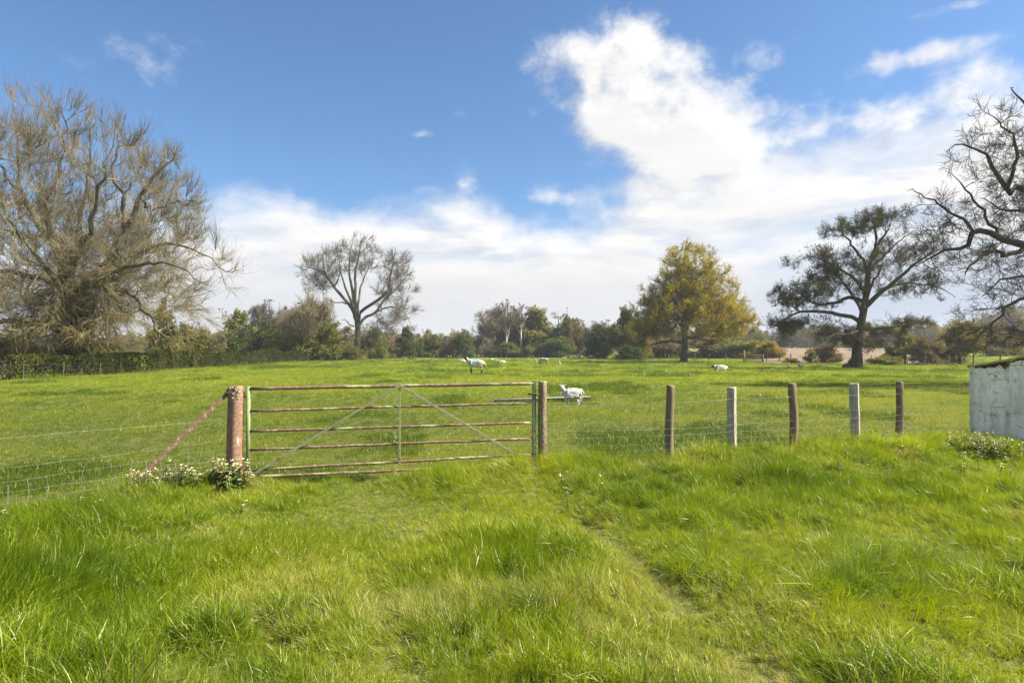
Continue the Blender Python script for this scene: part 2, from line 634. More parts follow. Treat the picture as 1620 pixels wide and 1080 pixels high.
M = dict(
    bark_grey=mat_bark('bark_grey', (.065, .054, .040), (.135, .115, .085), (.135, .128, .055), 5),
    bark_dark=mat_bark('bark_dark', (.045, .036, .026), (.095, .078, .055), None, 5),
    bark_oak=mat_bark('bark_oak', (.06, .05, .03), (.12, .10, .06), (.13, .12, .045), 4),
    bark_birch=mat_bark('bark_birch', (.30, .28, .24), (.60, .57, .50), None, 3),
    twig_brown=mat_bark('twig_brown', (.140, .115, .062), (.250, .205, .115), None, 2),
    twig_grey=mat_bark('twig_grey', (.10, .085, .062), (.17, .145, .105), None, 2),
    twig_dark=mat_bark('twig_dark', (.055, .045, .034), (.105, .086, .062), None, 2),
    twig_oak=mat_bark('twig_oak', (.085, .070, .028), (.15, .12, .045), None, 2),
    twig_lichen=mat_bark('twig_lichen', (.165, .13, .05), (.30, .24, .10), None, 2),
    ground=mat_ground(), plough=mat_plough(), dry=mat_dry(),
    meadow=mat_grass('meadow_blades', (.085, .150, .004), (.185, .258, .005), (.315, .350, .022), (.46, .41, .17)),
    pasture=mat_grass('pasture_blades', (.066, .118, .004), (.156, .208, .006), (.275, .295, .024), (.38, .345, .12)),
    rail=mat_rusty('rusty_rail_paint', .43, (1.7, 8, 8), deep=.72),
    strap=mat_rusty('green_strap_paint', .60, (2.4, 8, 8), (.25, .265, .145), deep=.8),
    stile=mat_rusty('green_stile_paint', .66, (8, 8, 1.5), (.10, .14, .065)),
    stile_hang=mat_rusty('hanging_stile_paint', .8, (8, 8, 1.2), (.20, .245, .11)),
    post_rust=mat_rusty('rusty_post', .34, (4, 4, 1.6), (.30, .20, .13)),
    post_mixed=mat_rusty('rusty_post_mixed', .50, (3, 3, 3.2), (.21, .18, .10)),
    brace=mat_rusty('rusty_brace', .16, (4, 4, 4), (.20, .10, .07), deep=.62),
    lichen=mat_plain('lichen_crust', (.26, .22, .15), .95, .05, vary=.75, scale=40),
    wood_brown=mat_wood('weathered_brown_wood', (.12, .085, .05), (.27, .205, .125)),
    wood_grey=mat_wood('weathered_grey_wood', (.27, .235, .18), (.50, .44, .35)),
    wood_dark=mat_wood('dark_wood', (.06, .045, .03), (.13, .10, .07)),
    wire=mat_plain('galvanised_wire', (.26, .26, .23), .85, .1),
    wash=mat_whitewash(), moss=mat_moss(),
    fleece=mat_fleece('ewe_fleece', (.50, .43, .31)),
    fleece_mark=mat_fleece('marked_ewe_fleece', (.50, .43, .31), (-.16, .28, .58, 1.1, (.16, .42, .52))),
    fleece_lamb=mat_fleece('lamb_fleece', (.56, .51, .415)),
    fleece_lamb_mark=mat_fleece('marked_lamb_fleece', (.56, .51, .415), (-.20, .20, .36, .7, (.27, .38, .40))),
    face_dark=mat_plain('dark_face', (.05, .042, .036), .8, .2),
    face_pale=mat_plain('pale_face', (.72, .62, .52), .8, .2),
    trough=mat_plain('galvanised_trough', (.27, .25, .19), .7, .2, .1, .45, 8),
    petal=mat_plain('cream_petal', (.78, .70, .40), .6, .2, 0, .12),
    nettle=mat_leaf('nettle_leaf', [(.05, .095, .018), (.10, .165, .03), (.18, .20, .06)], .3),
    nettle_brown=mat_leaf('faded_leaf', [(.10, .06, .03), (.16, .11, .05), (.13, .15, .05)], .3),
    leaf_oak=mat_leaf('oak_leaf', [(.20, .175, .014), (.335, .275, .012), (.49, .375, .011)], .55, .06),
    leaf_budding=mat_leaf('budding_leaf', [(.050, .048, .020), (.082, .078, .030), (.125, .110, .042)], .3, .05),
    leaf_green=mat_leaf('leaf_green', [(.065, .092, .020), (.10, .135, .026), (.145, .175, .036)], .42),
    leaf_dark=mat_leaf('leaf_dark', [(.042, .058, .016), (.070, .090, .022), (.115, .13, .035)], .2),
    leaf_lime=mat_leaf('leaf_lime', [(.11, .125, .025), (.165, .175, .04), (.24, .235, .06)], .4),
    leaf_olive=mat_leaf('leaf_olive', [(.115, .118, .030), (.165, .165, .042), (.22, .21, .06)], .5),
    leaf_brown=mat_leaf('leaf_brown', [(.12, .088, .042), (.19, .145, .075), (.25, .20, .10)], .4),
    leaf_gold=mat_leaf('leaf_gold', [(.15, .122, .022), (.22, .175, .03), (.28, .22, .05)], .38),
    leaf_hedge=mat_leaf('hedge_leaf', [(.030, .044, .012), (.058, .074, .016), (.12, .125, .03)], .25),
)

# ------------------------------------------------------------------ ground
def build_ground():
    ys = np.concatenate([np.linspace(-40, 0.8, 30), np.linspace(1.0, 13, 210), 13 * (1500 / 13) ** np.linspace(.008, 1, 150)])
    t = np.linspace(-1, 1, 361)
    u = np.sign(t) * np.abs(t) ** 1.35
    X = u[None, :] * (np.abs(ys)[:, None] * 1.35 + 12)
    Y = np.repeat(ys[:, None], len(u), 1)
    Z = height(X, Y)
    V = np.stack([X, Y, Z], -1).reshape(-1, 3)
    n, k = len(ys), len(u)
    i = (np.arange(n - 1)[:, None] * k + np.arange(k - 1)[None, :]).ravel()
    q = np.stack([i, i + 1, i + k + 1, i + k], 1)
    o = link('ground', mesh_np('ground', V, q), M['ground'])
    tag(o, kind='structure', label='grassy ground of the meadow and pasture')


def sheet(name, poly_fn, xs, ys, mat, lift, label):
    X, Y = np.meshgrid(xs, ys)
    Z = height(X, Y, False) + lift
    n, k = X.shape
    V = np.stack([X, Y, Z], -1).reshape(-1, 3)
    i = (np.arange(n - 1)[:, None] * k + np.arange(k - 1)[None, :]).ravel()
    q = np.stack([i, i + 1, i + k + 1, i + k], 1)
    c = V[q].mean(1)
    q = q[poly_fn(c[:, 0], c[:, 1])]
    o = link(name, mesh_np(name, V, q), mat)
    tag(o, kind='structure', label=label)


build_ground()
sheet('ploughed_field', lambda x, y: (x / y > .405 + .012 * np.sin(y / 9)) & (x / y < .72) & (y > 76 + .12 * (x - 40)), np.linspace(25, 210, 90), np.linspace(74, 250, 80), M['plough'], .12, 'bare pinkish ploughed field beyond the pasture fence')
sheet('dry_grass_strip', lambda x, y: (y > 150 + .15 * np.abs(x)) & (x / y < .32), np.linspace(-70, 90, 70), np.linspace(140, 240, 40), M['dry'], .12, 'strip of pale dry grass at the far edge of the pasture')

# ------------------------------------------------------------------ grass (uncountable): tufts scattered over the ground
def tuft_mesh(name, seed, n, rad, lo, hi, width, lean, sweep=0.0, dry=.1, S=5, curl=1.0):
    g = np.random.default_rng(seed)
    L = g.uniform(lo, hi, n) * np.where(g.random(n) < .25, .6, 1)
    a0, r0 = g.uniform(0, 6.283, n), rad * np.sqrt(g.random(n))
    base = np.stack([np.cos(a0) * r0, np.sin(a0) * r0, np.full(n, -.01)], 1)
    az = a0 + g.normal(0, 1.3, n)
    hd = np.stack([np.cos(az), np.sin(az), np.zeros(n)], 1)
    ln = np.abs(g.normal(lean, lean * .55, n))
    sw = np.array([sweep, 0, 0])
    t = np.linspace(0, 1, S)
    P = np.empty((n, S, 3))
    for k, tk in enumerate(t):
        h = hd * (ln * L * (.35 * tk + .65 * tk ** 2))[:, None] + sw * (L * tk ** 1.6)[:, None]
        up = L * (tk - curl * np.clip(ln + sweep * .6, 0, 1.3) * .42 * tk ** 2)
        P[:, k] = base + h
        P[:, k, 2] += up
    tw = az + 1.5708 + g.normal(0, .7, n)
    W = np.stack([np.cos(tw), np.sin(tw), g.normal(0, .2, n)], 1)
    wd = width * g.uniform(.6, 1.3, n)
    prof = np.array([.75, 1.0, .85, .55, .08][:S]) if S == 5 else np.linspace(1, .1, S)
    A = P + W[:, None, :] * (wd[:, None] * prof[None])[:, :, None] * .5
    B = P - W[:, None, :] * (wd[:, None] * prof[None])[:, :, None] * .5
    V = np.stack([A, B], 2).reshape(-1, 3)
    i = (np.arange(n)[:, None] * (2 * S) + 2 * np.arange(S - 1)[None]).ravel()
    q = np.stack([i, i + 1, i + 3, i + 2], 1)
    me = mesh_np(name, V, q)
    colr = np.zeros((n, S, 2, 4), np.float32)
    colr[..., 0] = g.random(n)[:, None, None]
    colr[..., 1] = t[None, :, None]
    colr[..., 2] = (g.random(n) < dry)[:, None, None]
    colr[..., 3] = 1
    ca = me.color_attributes.new('blade', 'FLOAT_COLOR', 'POINT')
    ca.data.foreach_set('color', colr.ravel())
    return me


def scatter(name, protos, mat, P, rot, scl, pick, tint, dry, label):
    """one object: tufts instanced on points"""
    coll = bpy.data.collections.new(name + '_tufts')
    for k, me in enumerate(protos):
        me.materials.append(mat)
        coll.objects.link(bpy.data.objects.new('%s_tuft_%02d' % (name, k), me))
    me = bpy.data.meshes.new(name)
    me.vertices.add(len(P))
    me.vertices.foreach_set('co', np.asarray(P, np.float32).ravel())
    for nm, ty, dat, key in (('rot', 'FLOAT_VECTOR', rot, 'vector'), ('scl', 'FLOAT', scl, 'value'), ('pick', 'INT', pick, 'value'), ('tint', 'FLOAT', tint, 'value'), ('dry', 'FLOAT', dry, 'value')):
        a = me.attributes.new(nm, ty, 'POINT')
        a.data.foreach_set(key, np.asarray(dat, np.int32 if ty == 'INT' else np.float32).ravel())
    o = link(name, me)
    tag(o, label, None, None, 'stuff')
    g = bpy.data.node_groups.new(name + '_scatter', 'GeometryNodeTree')
    g.interface.new_socket('Geometry', in_out='INPUT', socket_type='NodeSocketGeometry')
    g.interface.new_socket('Geometry', in_out='OUTPUT', socket_type='NodeSocketGeometry')
    nd, ln = g.nodes, g.links
    gi, go = nd.new('NodeGroupInput'), nd.new('NodeGroupOutput')
    ci = nd.new('GeometryNodeCollectionInfo')
    ci.inputs['Collection'].default_value = coll
    ci.inputs['Separate Children'].default_value = True
    ci.inputs['Reset Children'].default_value = True
    ip = nd.new('GeometryNodeInstanceOnPoints')
    ip.inputs['Pick Instance'].default_value = True

    def attr(nm, ty):
        a = nd.new('GeometryNodeInputNamedAttribute')
        a.data_type = ty
        a.inputs['Name'].default_value = nm
        return a.outputs[0]
    ln.new(gi.outputs[0], ip.inputs['Points'])
    ln.new(ci.outputs[0], ip.inputs['Instance'])
    ln.new(attr('pick', 'INT'), ip.inputs['Instance Index'])
    er = nd.new('FunctionNodeEulerToRotation')
    ln.new(attr('rot', 'FLOAT_VECTOR'), er.inputs[0])
    ln.new(er.outputs[0], ip.inputs['Rotation'])
    ln.new(attr('scl', 'FLOAT'), ip.inputs['Scale'])
    ln.new(ip.outputs[0], go.inputs[0])
    md = o.modifiers.new('scatter', 'NODES')
    md.node_group = g
    return o


def tilt_euler(az_spin, tdir, tamt):
    """euler XYZ of a spin about z followed by a tilt by tamt towards heading tdir"""
    ct, st = np.cos(tamt), np.sin(tamt)
    kx, ky = -np.sin(tdir), np.cos(tdir)
    one = 1 - ct
    Rt = np.zeros((len(az_spin), 3, 3))
    Rt[:, 0, 0] = ct + kx * kx * one
    Rt[:, 0, 1] = kx * ky * one
    Rt[:, 0, 2] = ky * st
    Rt[:, 1, 0] = kx * ky * one
    Rt[:, 1, 1] = ct + ky * ky * one
    Rt[:, 1, 2] = -kx * st
    Rt[:, 2, 0] = -ky * st
    Rt[:, 2, 1] = kx * st
    Rt[:, 2, 2] = ct
    Rz = np.zeros_like(Rt)
    Rz[:, 0, 0] = np.cos(az_spin)
    Rz[:, 0, 1] = -np.sin(az_spin)
    Rz[:, 1, 0] = np.sin(az_spin)
    Rz[:, 1, 1] = np.cos(az_spin)
    Rz[:, 2, 2] = 1
    m = Rt @ Rz
    ey = np.arcsin(np.clip(-m[:, 2, 0], -1, 1))
    ex = np.arctan2(m[:, 2, 1], m[:, 2, 2])
    ez = np.arctan2(m[:, 1, 0], m[:, 0, 0])
    return np.stack([ex, ey, ez], 1)


def build_grass():
    g = np.random.default_rng(5)
    # ---- long grass on the near side of the gate
    N = 72000
    y = 1.5 + 9.6 * g.random(N) ** .80
    x = g.uniform(-1, 1, N) * (y * .93 + 2.2)
    fs = front_side(x, y)
    keep = fs > g.random(N)
    x, y = x[keep], y[keep]
    idx, rr = tussock(x, y)
    dr = np.minimum(seg_dist(x, y, RUT_R) + .07, seg_dist(x, y, RUT_L) + .16)
    rut = np.exp(-(dr / .20) ** 2) * sstep(fbm(x / .9, y / .9, 77, 3), .30, .58)
    tus = np.exp(-rr ** 2) * TUS[idx, 3]
    lush = fbm(x / 1.7, y / 1.7, 21, 3)
    left = sstep(x / np.maximum(y, 1), -.42, -.66)
    nearfence = np.maximum(np.exp(-(seg_dist(x, y, FENCE_R) / .55) ** 2), np.exp(-(seg_dist(x, y, FENCE_L) / .5) ** 2))
    track = np.exp(-((x + .6 - .25 * (6 - y)) / 1.3) ** 2)                       # driven-over middle
    L = .50 + .72 * tus + .6 * (lush - .5) + .30 * left + .35 * nearfence - .14 * track
    gatefoot = np.exp(-((x + .85) / .55) ** 2 - ((y - 7.75) / .35) ** 2) + np.exp(-((x - .1) / .35) ** 2 - ((y - 7.9) / .3) ** 2)
    L = L + .45 * np.clip(gatefoot, 0, 1)
    L = L * (1 - .42 * rut) * g.uniform(.75, 1.2, len(x))
    L = np.clip(L * .76, .20, 1.3)
    out = np.arctan2(y - TUS[idx, 1], x - TUS[idx, 0])
    wind = 2.6 + 2.6 * (fbm(x / 2.4, y / 2.4, 41, 3) - .5) * 3
    wamt = .15 + .95 * sstep(fbm(x / .8, y / .8, 47, 3), .46, .64)
    tx = np.cos(out) * np.clip(rr, 0, 1.3) * .42 + np.cos(wind) * wamt + g.normal(0, .24, len(x))
    ty = np.sin(out) * np.clip(rr, 0, 1.3) * .42 + np.sin(wind) * wamt + g.normal(0, .24, len(x))
    tamt = np.clip(np.hypot(tx, ty), 0, 1.15)
    rot = tilt_euler(g.uniform(0, 6.283, len(x)), np.arctan2(ty, tx), tamt)
    big = fbm(x / 1.5, y / 1.5, 61, 3)
    small = fbm(x / .35, y / .35, 63, 2)
    tint = np.clip(.52 + 1.1 * (big - .5) + .16 * track - .05 * left - .26 * tus + .18 * rut + .7 * (small - .5) + g.normal(0, .14, len(x)), 0, 1)
    dry = np.clip(.04 + .62 * sstep(fbm(x / .8, y / .8, 71, 3), .50, .70) + .45 * rut * sstep(fbm(x / .7, y / .7, 75, 2), .35, .6) + .08 * track - .12 * left, 0, .95) * g.uniform(.4, 1.2, len(x))
    pick = np.where(wamt > .6, g.integers(5, 8, len(x)), g.integers(0, 5, len(x)))
    pick = np.where(rut > .55, g.integers(8, 10, len(x)), pick)
    z = height(x, y)
    P = np.stack([x, y, z], 1)
    protos = [tuft_mesh('meadow_tuft', 100 + k, 30, .075, .12, .27, .0062, .62, dry=.06) for k in range(3)]
    protos += [tuft_mesh('meadow_tuft', 110 + k, 34, .095, .08, .20, .0050, .9, dry=.10) for k in range(2)]
    protos += [tuft_mesh('meadow_tuft', 120 + k, 30, .08, .16, .32, .0056, .5, sweep=.5, dry=.12) for k in range(3)]
    protos += [tuft_mesh('meadow_tuft', 130 + k, 34, .09, .06, .14, .0036, .9, dry=.5) for k in range(2)]
    scatter('meadow_grass', protos, M['meadow'], P, rot, L, pick, tint, dry, 'long tussocky grass on the near side of the gate')

    # ---- grazed pasture beyond
    N = 120000
    yy = 7.0 * (130 / 7.0) ** (g.random(N) ** .92)
    xx = g.uniform(-1, 1, N) * (yy * .90 + 1.0)
    keep = (front_side(xx, yy) < g.random(N)) & (yy < np.interp(xx / yy, [-.9, -.8, -.5, -.3, -.1], [30, 33, 62, 105, 130]))
    x, y = xx[keep], yy[keep]
    n = len(x)
    grow_ = np.clip((y / 11.0) ** .62, .8, 3.6)
    patch = fbm(x / 1.1, y / 1.9, 81, 4)
    patch2 = fbm(x / 6, y / 9, 83, 3)
    weed = sstep(fbm(x / 2.2, y / 4.0, 91, 3), .60, .70)
    scl = grow_ * (.60 + .6 * (patch - .4) + .55 * weed) * g.uniform(.7, 1.25, n)
    scl = np.clip(scl, .25, 5)
    for lx, ly in ((1.83, 19.2), (2.1, 20.6), (-2.56, 44.5)):                  # nibbled short where they stand
        scl = scl * (1 - .55 * np.exp(-((x - lx) / .7) ** 2 - ((y - ly + .5) / 1.1) ** 2))
    tint = np.clip(.50 + 1.5 * (patch2 - .5) + 1.5 * (patch - .5) - .8 * weed + g.normal(0, .12, n), 0, 1)
    dry = np.clip(.30 * sstep(fbm(x / 2.5, y / 4, 95, 3), .5, .72), 0, 1) * g.uniform(.2, 1.2, n)
    wind = 2.6 + 3 * (fbm(x / 4, y / 4, 97, 2) - .5)
    rot = tilt_euler(g.uniform(0, 6.283, n), wind, np.abs(g.normal(.15, .15, n)))
    protos = [tuft_mesh('pasture_tuft', 200 + k, 26, .11, .05, .12, .0060, .75, dry=.12, S=4) for k in range(5)]
    scatter('pasture_grass', protos, M['pasture'], np.stack([x, y, height(x, y)], 1), rot, scl, g.integers(0, 5, n), tint, dry, 'short grazed grass of the sheep pasture')


build_grass()

# ------------------------------------------------------------------ trees
def norm(v):
    return v / np.maximum(np.linalg.norm(v, axis=-1, keepdims=True), 1e-9)


def resample(P, S):
    """Catmull-Rom through hand-set nodes, rows x,y,z,r"""
    P = np.asarray(P, float)
    n = len(P)
    E = np.vstack([2 * P[0] - P[1], P, 2 * P[-1] - P[-2]])
    t = np.linspace(0, n - 1 - 1e-6, S)
    i = t.astype(int)
    f = (t - i)[:, None]
    p0, p1, p2, p3 = E[i], E[i + 1], E[i + 2], E[i + 3]
    return .5 * (2 * p1 + (p2 - p0) * f + (2 * p0 - 5 * p1 + 4 * p2 - p3) * f ** 2 + (3 * p1 - p0 - 3 * p2 + p3) * f ** 3)


def grow(g, st, di, ln, r0, S, wig, trop, taper=.3):
    n = len(st)
    P = np.empty((n, S, 3))
    P[:, 0] = st
    d = di.copy()
    step = (ln / (S - 1))[:, None]
    for s in range(1, S):
        d = norm(d + g.normal(0, wig, (n, 3)) + np.asarray(trop) / (S - 1))
        P[:, s] = P[:, s - 1] + d * step
    return P, r0[:, None] * np.linspace(1, taper, S)[None]


def spawn(g, P, Rr, per, t0, t1, ang, sd, lo, hi, radf, rmin, lfall=.45, flat=0.0):
    n, S, _ = P.shape
    cnt = g.poisson(per, n) if np.isscalar(per) else g.poisson(per)
    idx = np.repeat(np.arange(n), cnt)
    t = g.uniform(t0, t1, len(idx))
    sg = t * (S - 1)
    i = np.minimum(sg.astype(int), S - 2)
    f = (sg - i)[:, None]
    pos = P[idx, i] * (1 - f) + P[idx, i + 1] * f
    T = norm(P[idx, i + 1] - P[idx, i])
    rv = g.normal(0, 1, (len(idx), 3))
    rv[:, 2] *= 1 - flat
    perp = norm(rv - T * (rv * T).sum(1, keepdims=True))
    a = g.normal(ang, sd, len(idx))[:, None]
    d = norm(T * np.cos(a) + perp * np.sin(a))
    ln = g.uniform(lo, hi, len(idx)) * (1 - lfall * t)
    rad = np.maximum((Rr[idx, i] * (1 - f[:, 0]) + Rr[idx, i + 1] * f[:, 0]) * radf, rmin)
    return pos, d, ln, rad


def clip_env(P, env):
    """shorten each branch to where it leaves the crown's envelope (a list of ellipsoids)"""
    if env is None or not len(P):
        return P
    ins = np.zeros(P.shape[:2], bool)
    for cx, cy, cz, rx, ry, rz in env:
        ins |= ((P[..., 0] - cx) / rx) ** 2 + ((P[..., 1] - cy) / ry) ** 2 + ((P[..., 2] - cz) / rz) ** 2 < 1
    S = P.shape[1]
    firsto = np.where((~ins).any(1), (~ins).argmax(1), S)
    fr = np.clip((firsto - .5) / (S - 1), .12, 1)
    t = np.linspace(0, 1, S)[None] * fr[:, None] * (S - 1)
    i = np.minimum(t.astype(int), S - 2)
    f = (t - i)[..., None]
    r = np.arange(len(P))[:, None]
    return P[r, i] * (1 - f) + P[r, i + 1] * f


def tubes(chunks):
    """list of (P[n,S,3], R[n,S], sides) -> verts, quads"""
    V, Q, off = [], [], 0
    for P, Rr, K in chunks:
        n, S, _ = P.shape
        if n == 0:
            continue
        T = norm(np.gradient(P, axis=1))
        up = np.where(np.abs(T[..., 2:3]) > .9, np.array([1.0, 0, 0]), np.array([0, 0, 1.0]))
        A = norm(np.cross(T, up))
        B = np.cross(T, A)
        th = np.arange(K) * 2 * np.pi / K
        ring = A[:, :, None] * np.cos(th)[None, None, :, None] + B[:, :, None] * np.sin(th)[None, None, :, None]
        W = P[:, :, None] + ring * Rr[:, :, None, None]
        V.append(W.reshape(-1, 3))
        b = (np.arange(n)[:, None, None] * S * K + np.arange(S - 1)[None, :, None] * K)
        k = np.arange(K)[None, None]
        k2 = (k + 1) % K
        Q.append((np.stack([b + k, b + k2, b + K + k2, b + K + k], -1).reshape(-1, 4)) + off)
        off += n * S * K
    return np.concatenate(V), np.concatenate(Q)


def leaf_quads(g, pts, size, up=.3):
    n = len(pts)
    nrm = norm(g.normal(0, 1, (n, 3)) + np.array([0, 0, up]))
    a = norm(np.cross(nrm, g.normal(0, 1, (n, 3))))
    b = np.cross(nrm, a)
    s = (size * g.uniform(.55, 1.35, n))[:, None]
    V = np.stack([pts - a * s * .5, pts + b * s * .32, pts + a * s * .5, pts - b * s * .32], 1).reshape(-1, 3)
    return V, np.arange(4 * n).reshape(-1, 4)


def sample_on(g, P, n, t0=.2, jit=.1):
    i = g.integers(0, len(P), n)
    t = g.uniform(t0, 1, n) * (P.shape[1] - 1)
    k = np.minimum(t.astype(int), P.shape[1] - 2)
    f = (t - k)[:, None]
    return P[i, k] * (1 - f) + P[i, k + 1] * f + g.normal(0, jit, (n, 3))


def limb_set(dist, base, spec, S=14, wob=.0, g=None):
    """hand-set limbs: (px, py, depth offset, radius) nodes -> local coordinates about the base"""
    out = []
    for nodes in spec:
        P = []
        for px, py, dy, r in nodes:
            p = at(px, py, dist + dy) - base
            P.append((p.x, p.y, p.z, r))
        q = resample(P, S)
        if wob and g is not None:
            w = g.normal(0, 1, (S, 3)) * wob
            w[0] = 0
            q[:, :3] += w
        q[:, 3] = np.maximum(q[:, 3], .01)
        out.append(q)
    A = np.array(out)
    return A[:, :, :3], A[:, :, 3]


def env_px(dist, base, spec):
    out = []
    for px, py, rx, ry, dy, rd in spec:
        p = at(px, py, dist + dy) - base
        out.append((p.x, p.y, p.z, rx * dist / FPX, rd, ry * dist / FPX))
    return out


def fill(g, P0, R0, env, N, t0=.3, S=9, rend=.016, rk=.016, up=.25, shell=.42, keep=None):
    """secondary branches: points spread through the crown's envelope, each joined to the nearest fitting wood"""
    n, S0, _ = P0.shape
    t = np.linspace(t0, 1, 24) * (S0 - 1)
    i = np.minimum(t.astype(int), S0 - 2)
    f = (t - i)
    pos = P0[:, i] * (1 - f)[None, :, None] + P0[:, i + 1] * f[None, :, None]
    tan = norm(P0[:, i + 1] - P0[:, i])
    rad = R0[:, i] * (1 - f) + R0[:, i + 1] * f
    m = n * 24
    X = np.empty((m + N * (S - 2), 3))
    T = np.empty_like(X)
    Q = np.empty(len(X))
    X[:m], T[:m], Q[:m] = pos.reshape(-1, 3), tan.reshape(-1, 3), rad.ravel()
    E = np.array(env)
    vol = E[:, 3] * E[:, 4] * E[:, 5]
    wt = vol ** .8
    k = g.choice(len(E), N, p=wt / wt.sum())
    d = norm(g.normal(0, 1, (N, 3)))
    pts = E[k, :3] + d * (g.random(N) ** shell)[:, None] * E[k, 3:]
    if keep is not None:
        pts = pts[keep(pts)]
    near = np.array([np.min(((X[:m] - p) ** 2).sum(1)) for p in pts])
    cen = np.average(E[:, :3], axis=0, weights=vol)
    cen[2] *= .6
    outP, outR = [], []
    s = np.linspace(0, 1, S)[:, None]
    for p in pts[np.argsort(near)]:
        v = p - X[:m]
        dist = np.sqrt((v ** 2).sum(1))
        cosa = (v * T[:m]).sum(1) / np.maximum(dist, 1e-6)
        j = int(np.argmin(dist * (1.45 - .6 * cosa)))
        L = dist[j]
        if L < .2:
            continue
        a = X[j]
        o = p - cen
        o = o / np.linalg.norm(o) + np.array([0, 0, up])
        c1 = a + (T[j] * .55 + v[j] / L * .45) * L * .38
        c2 = p - o / np.linalg.norm(o) * L * .30
        B = a * (1 - s) ** 3 + 3 * c1 * s * (1 - s) ** 2 + 3 * c2 * s ** 2 * (1 - s) + p * s ** 3
        w = np.cumsum(g.normal(0, .022 * L, (S, 3)), axis=0)
        B = B + w * np.sin(s * np.pi / 2)
        B[0] = a
        r0 = min(Q[j] * .72, rend + rk * L ** 1.15)
        r = r0 + (min(rend * .7, r0) - r0) * s[:, 0]
        outP.append(B)
        outR.append(r)
        q = S - 2
        X[m:m + q], Q[m:m + q] = B[2:], r[2:]
        T[m:m + q] = norm(B[2:] - B[1:-1])
        m += q
    return np.array(outP), np.array(outR)


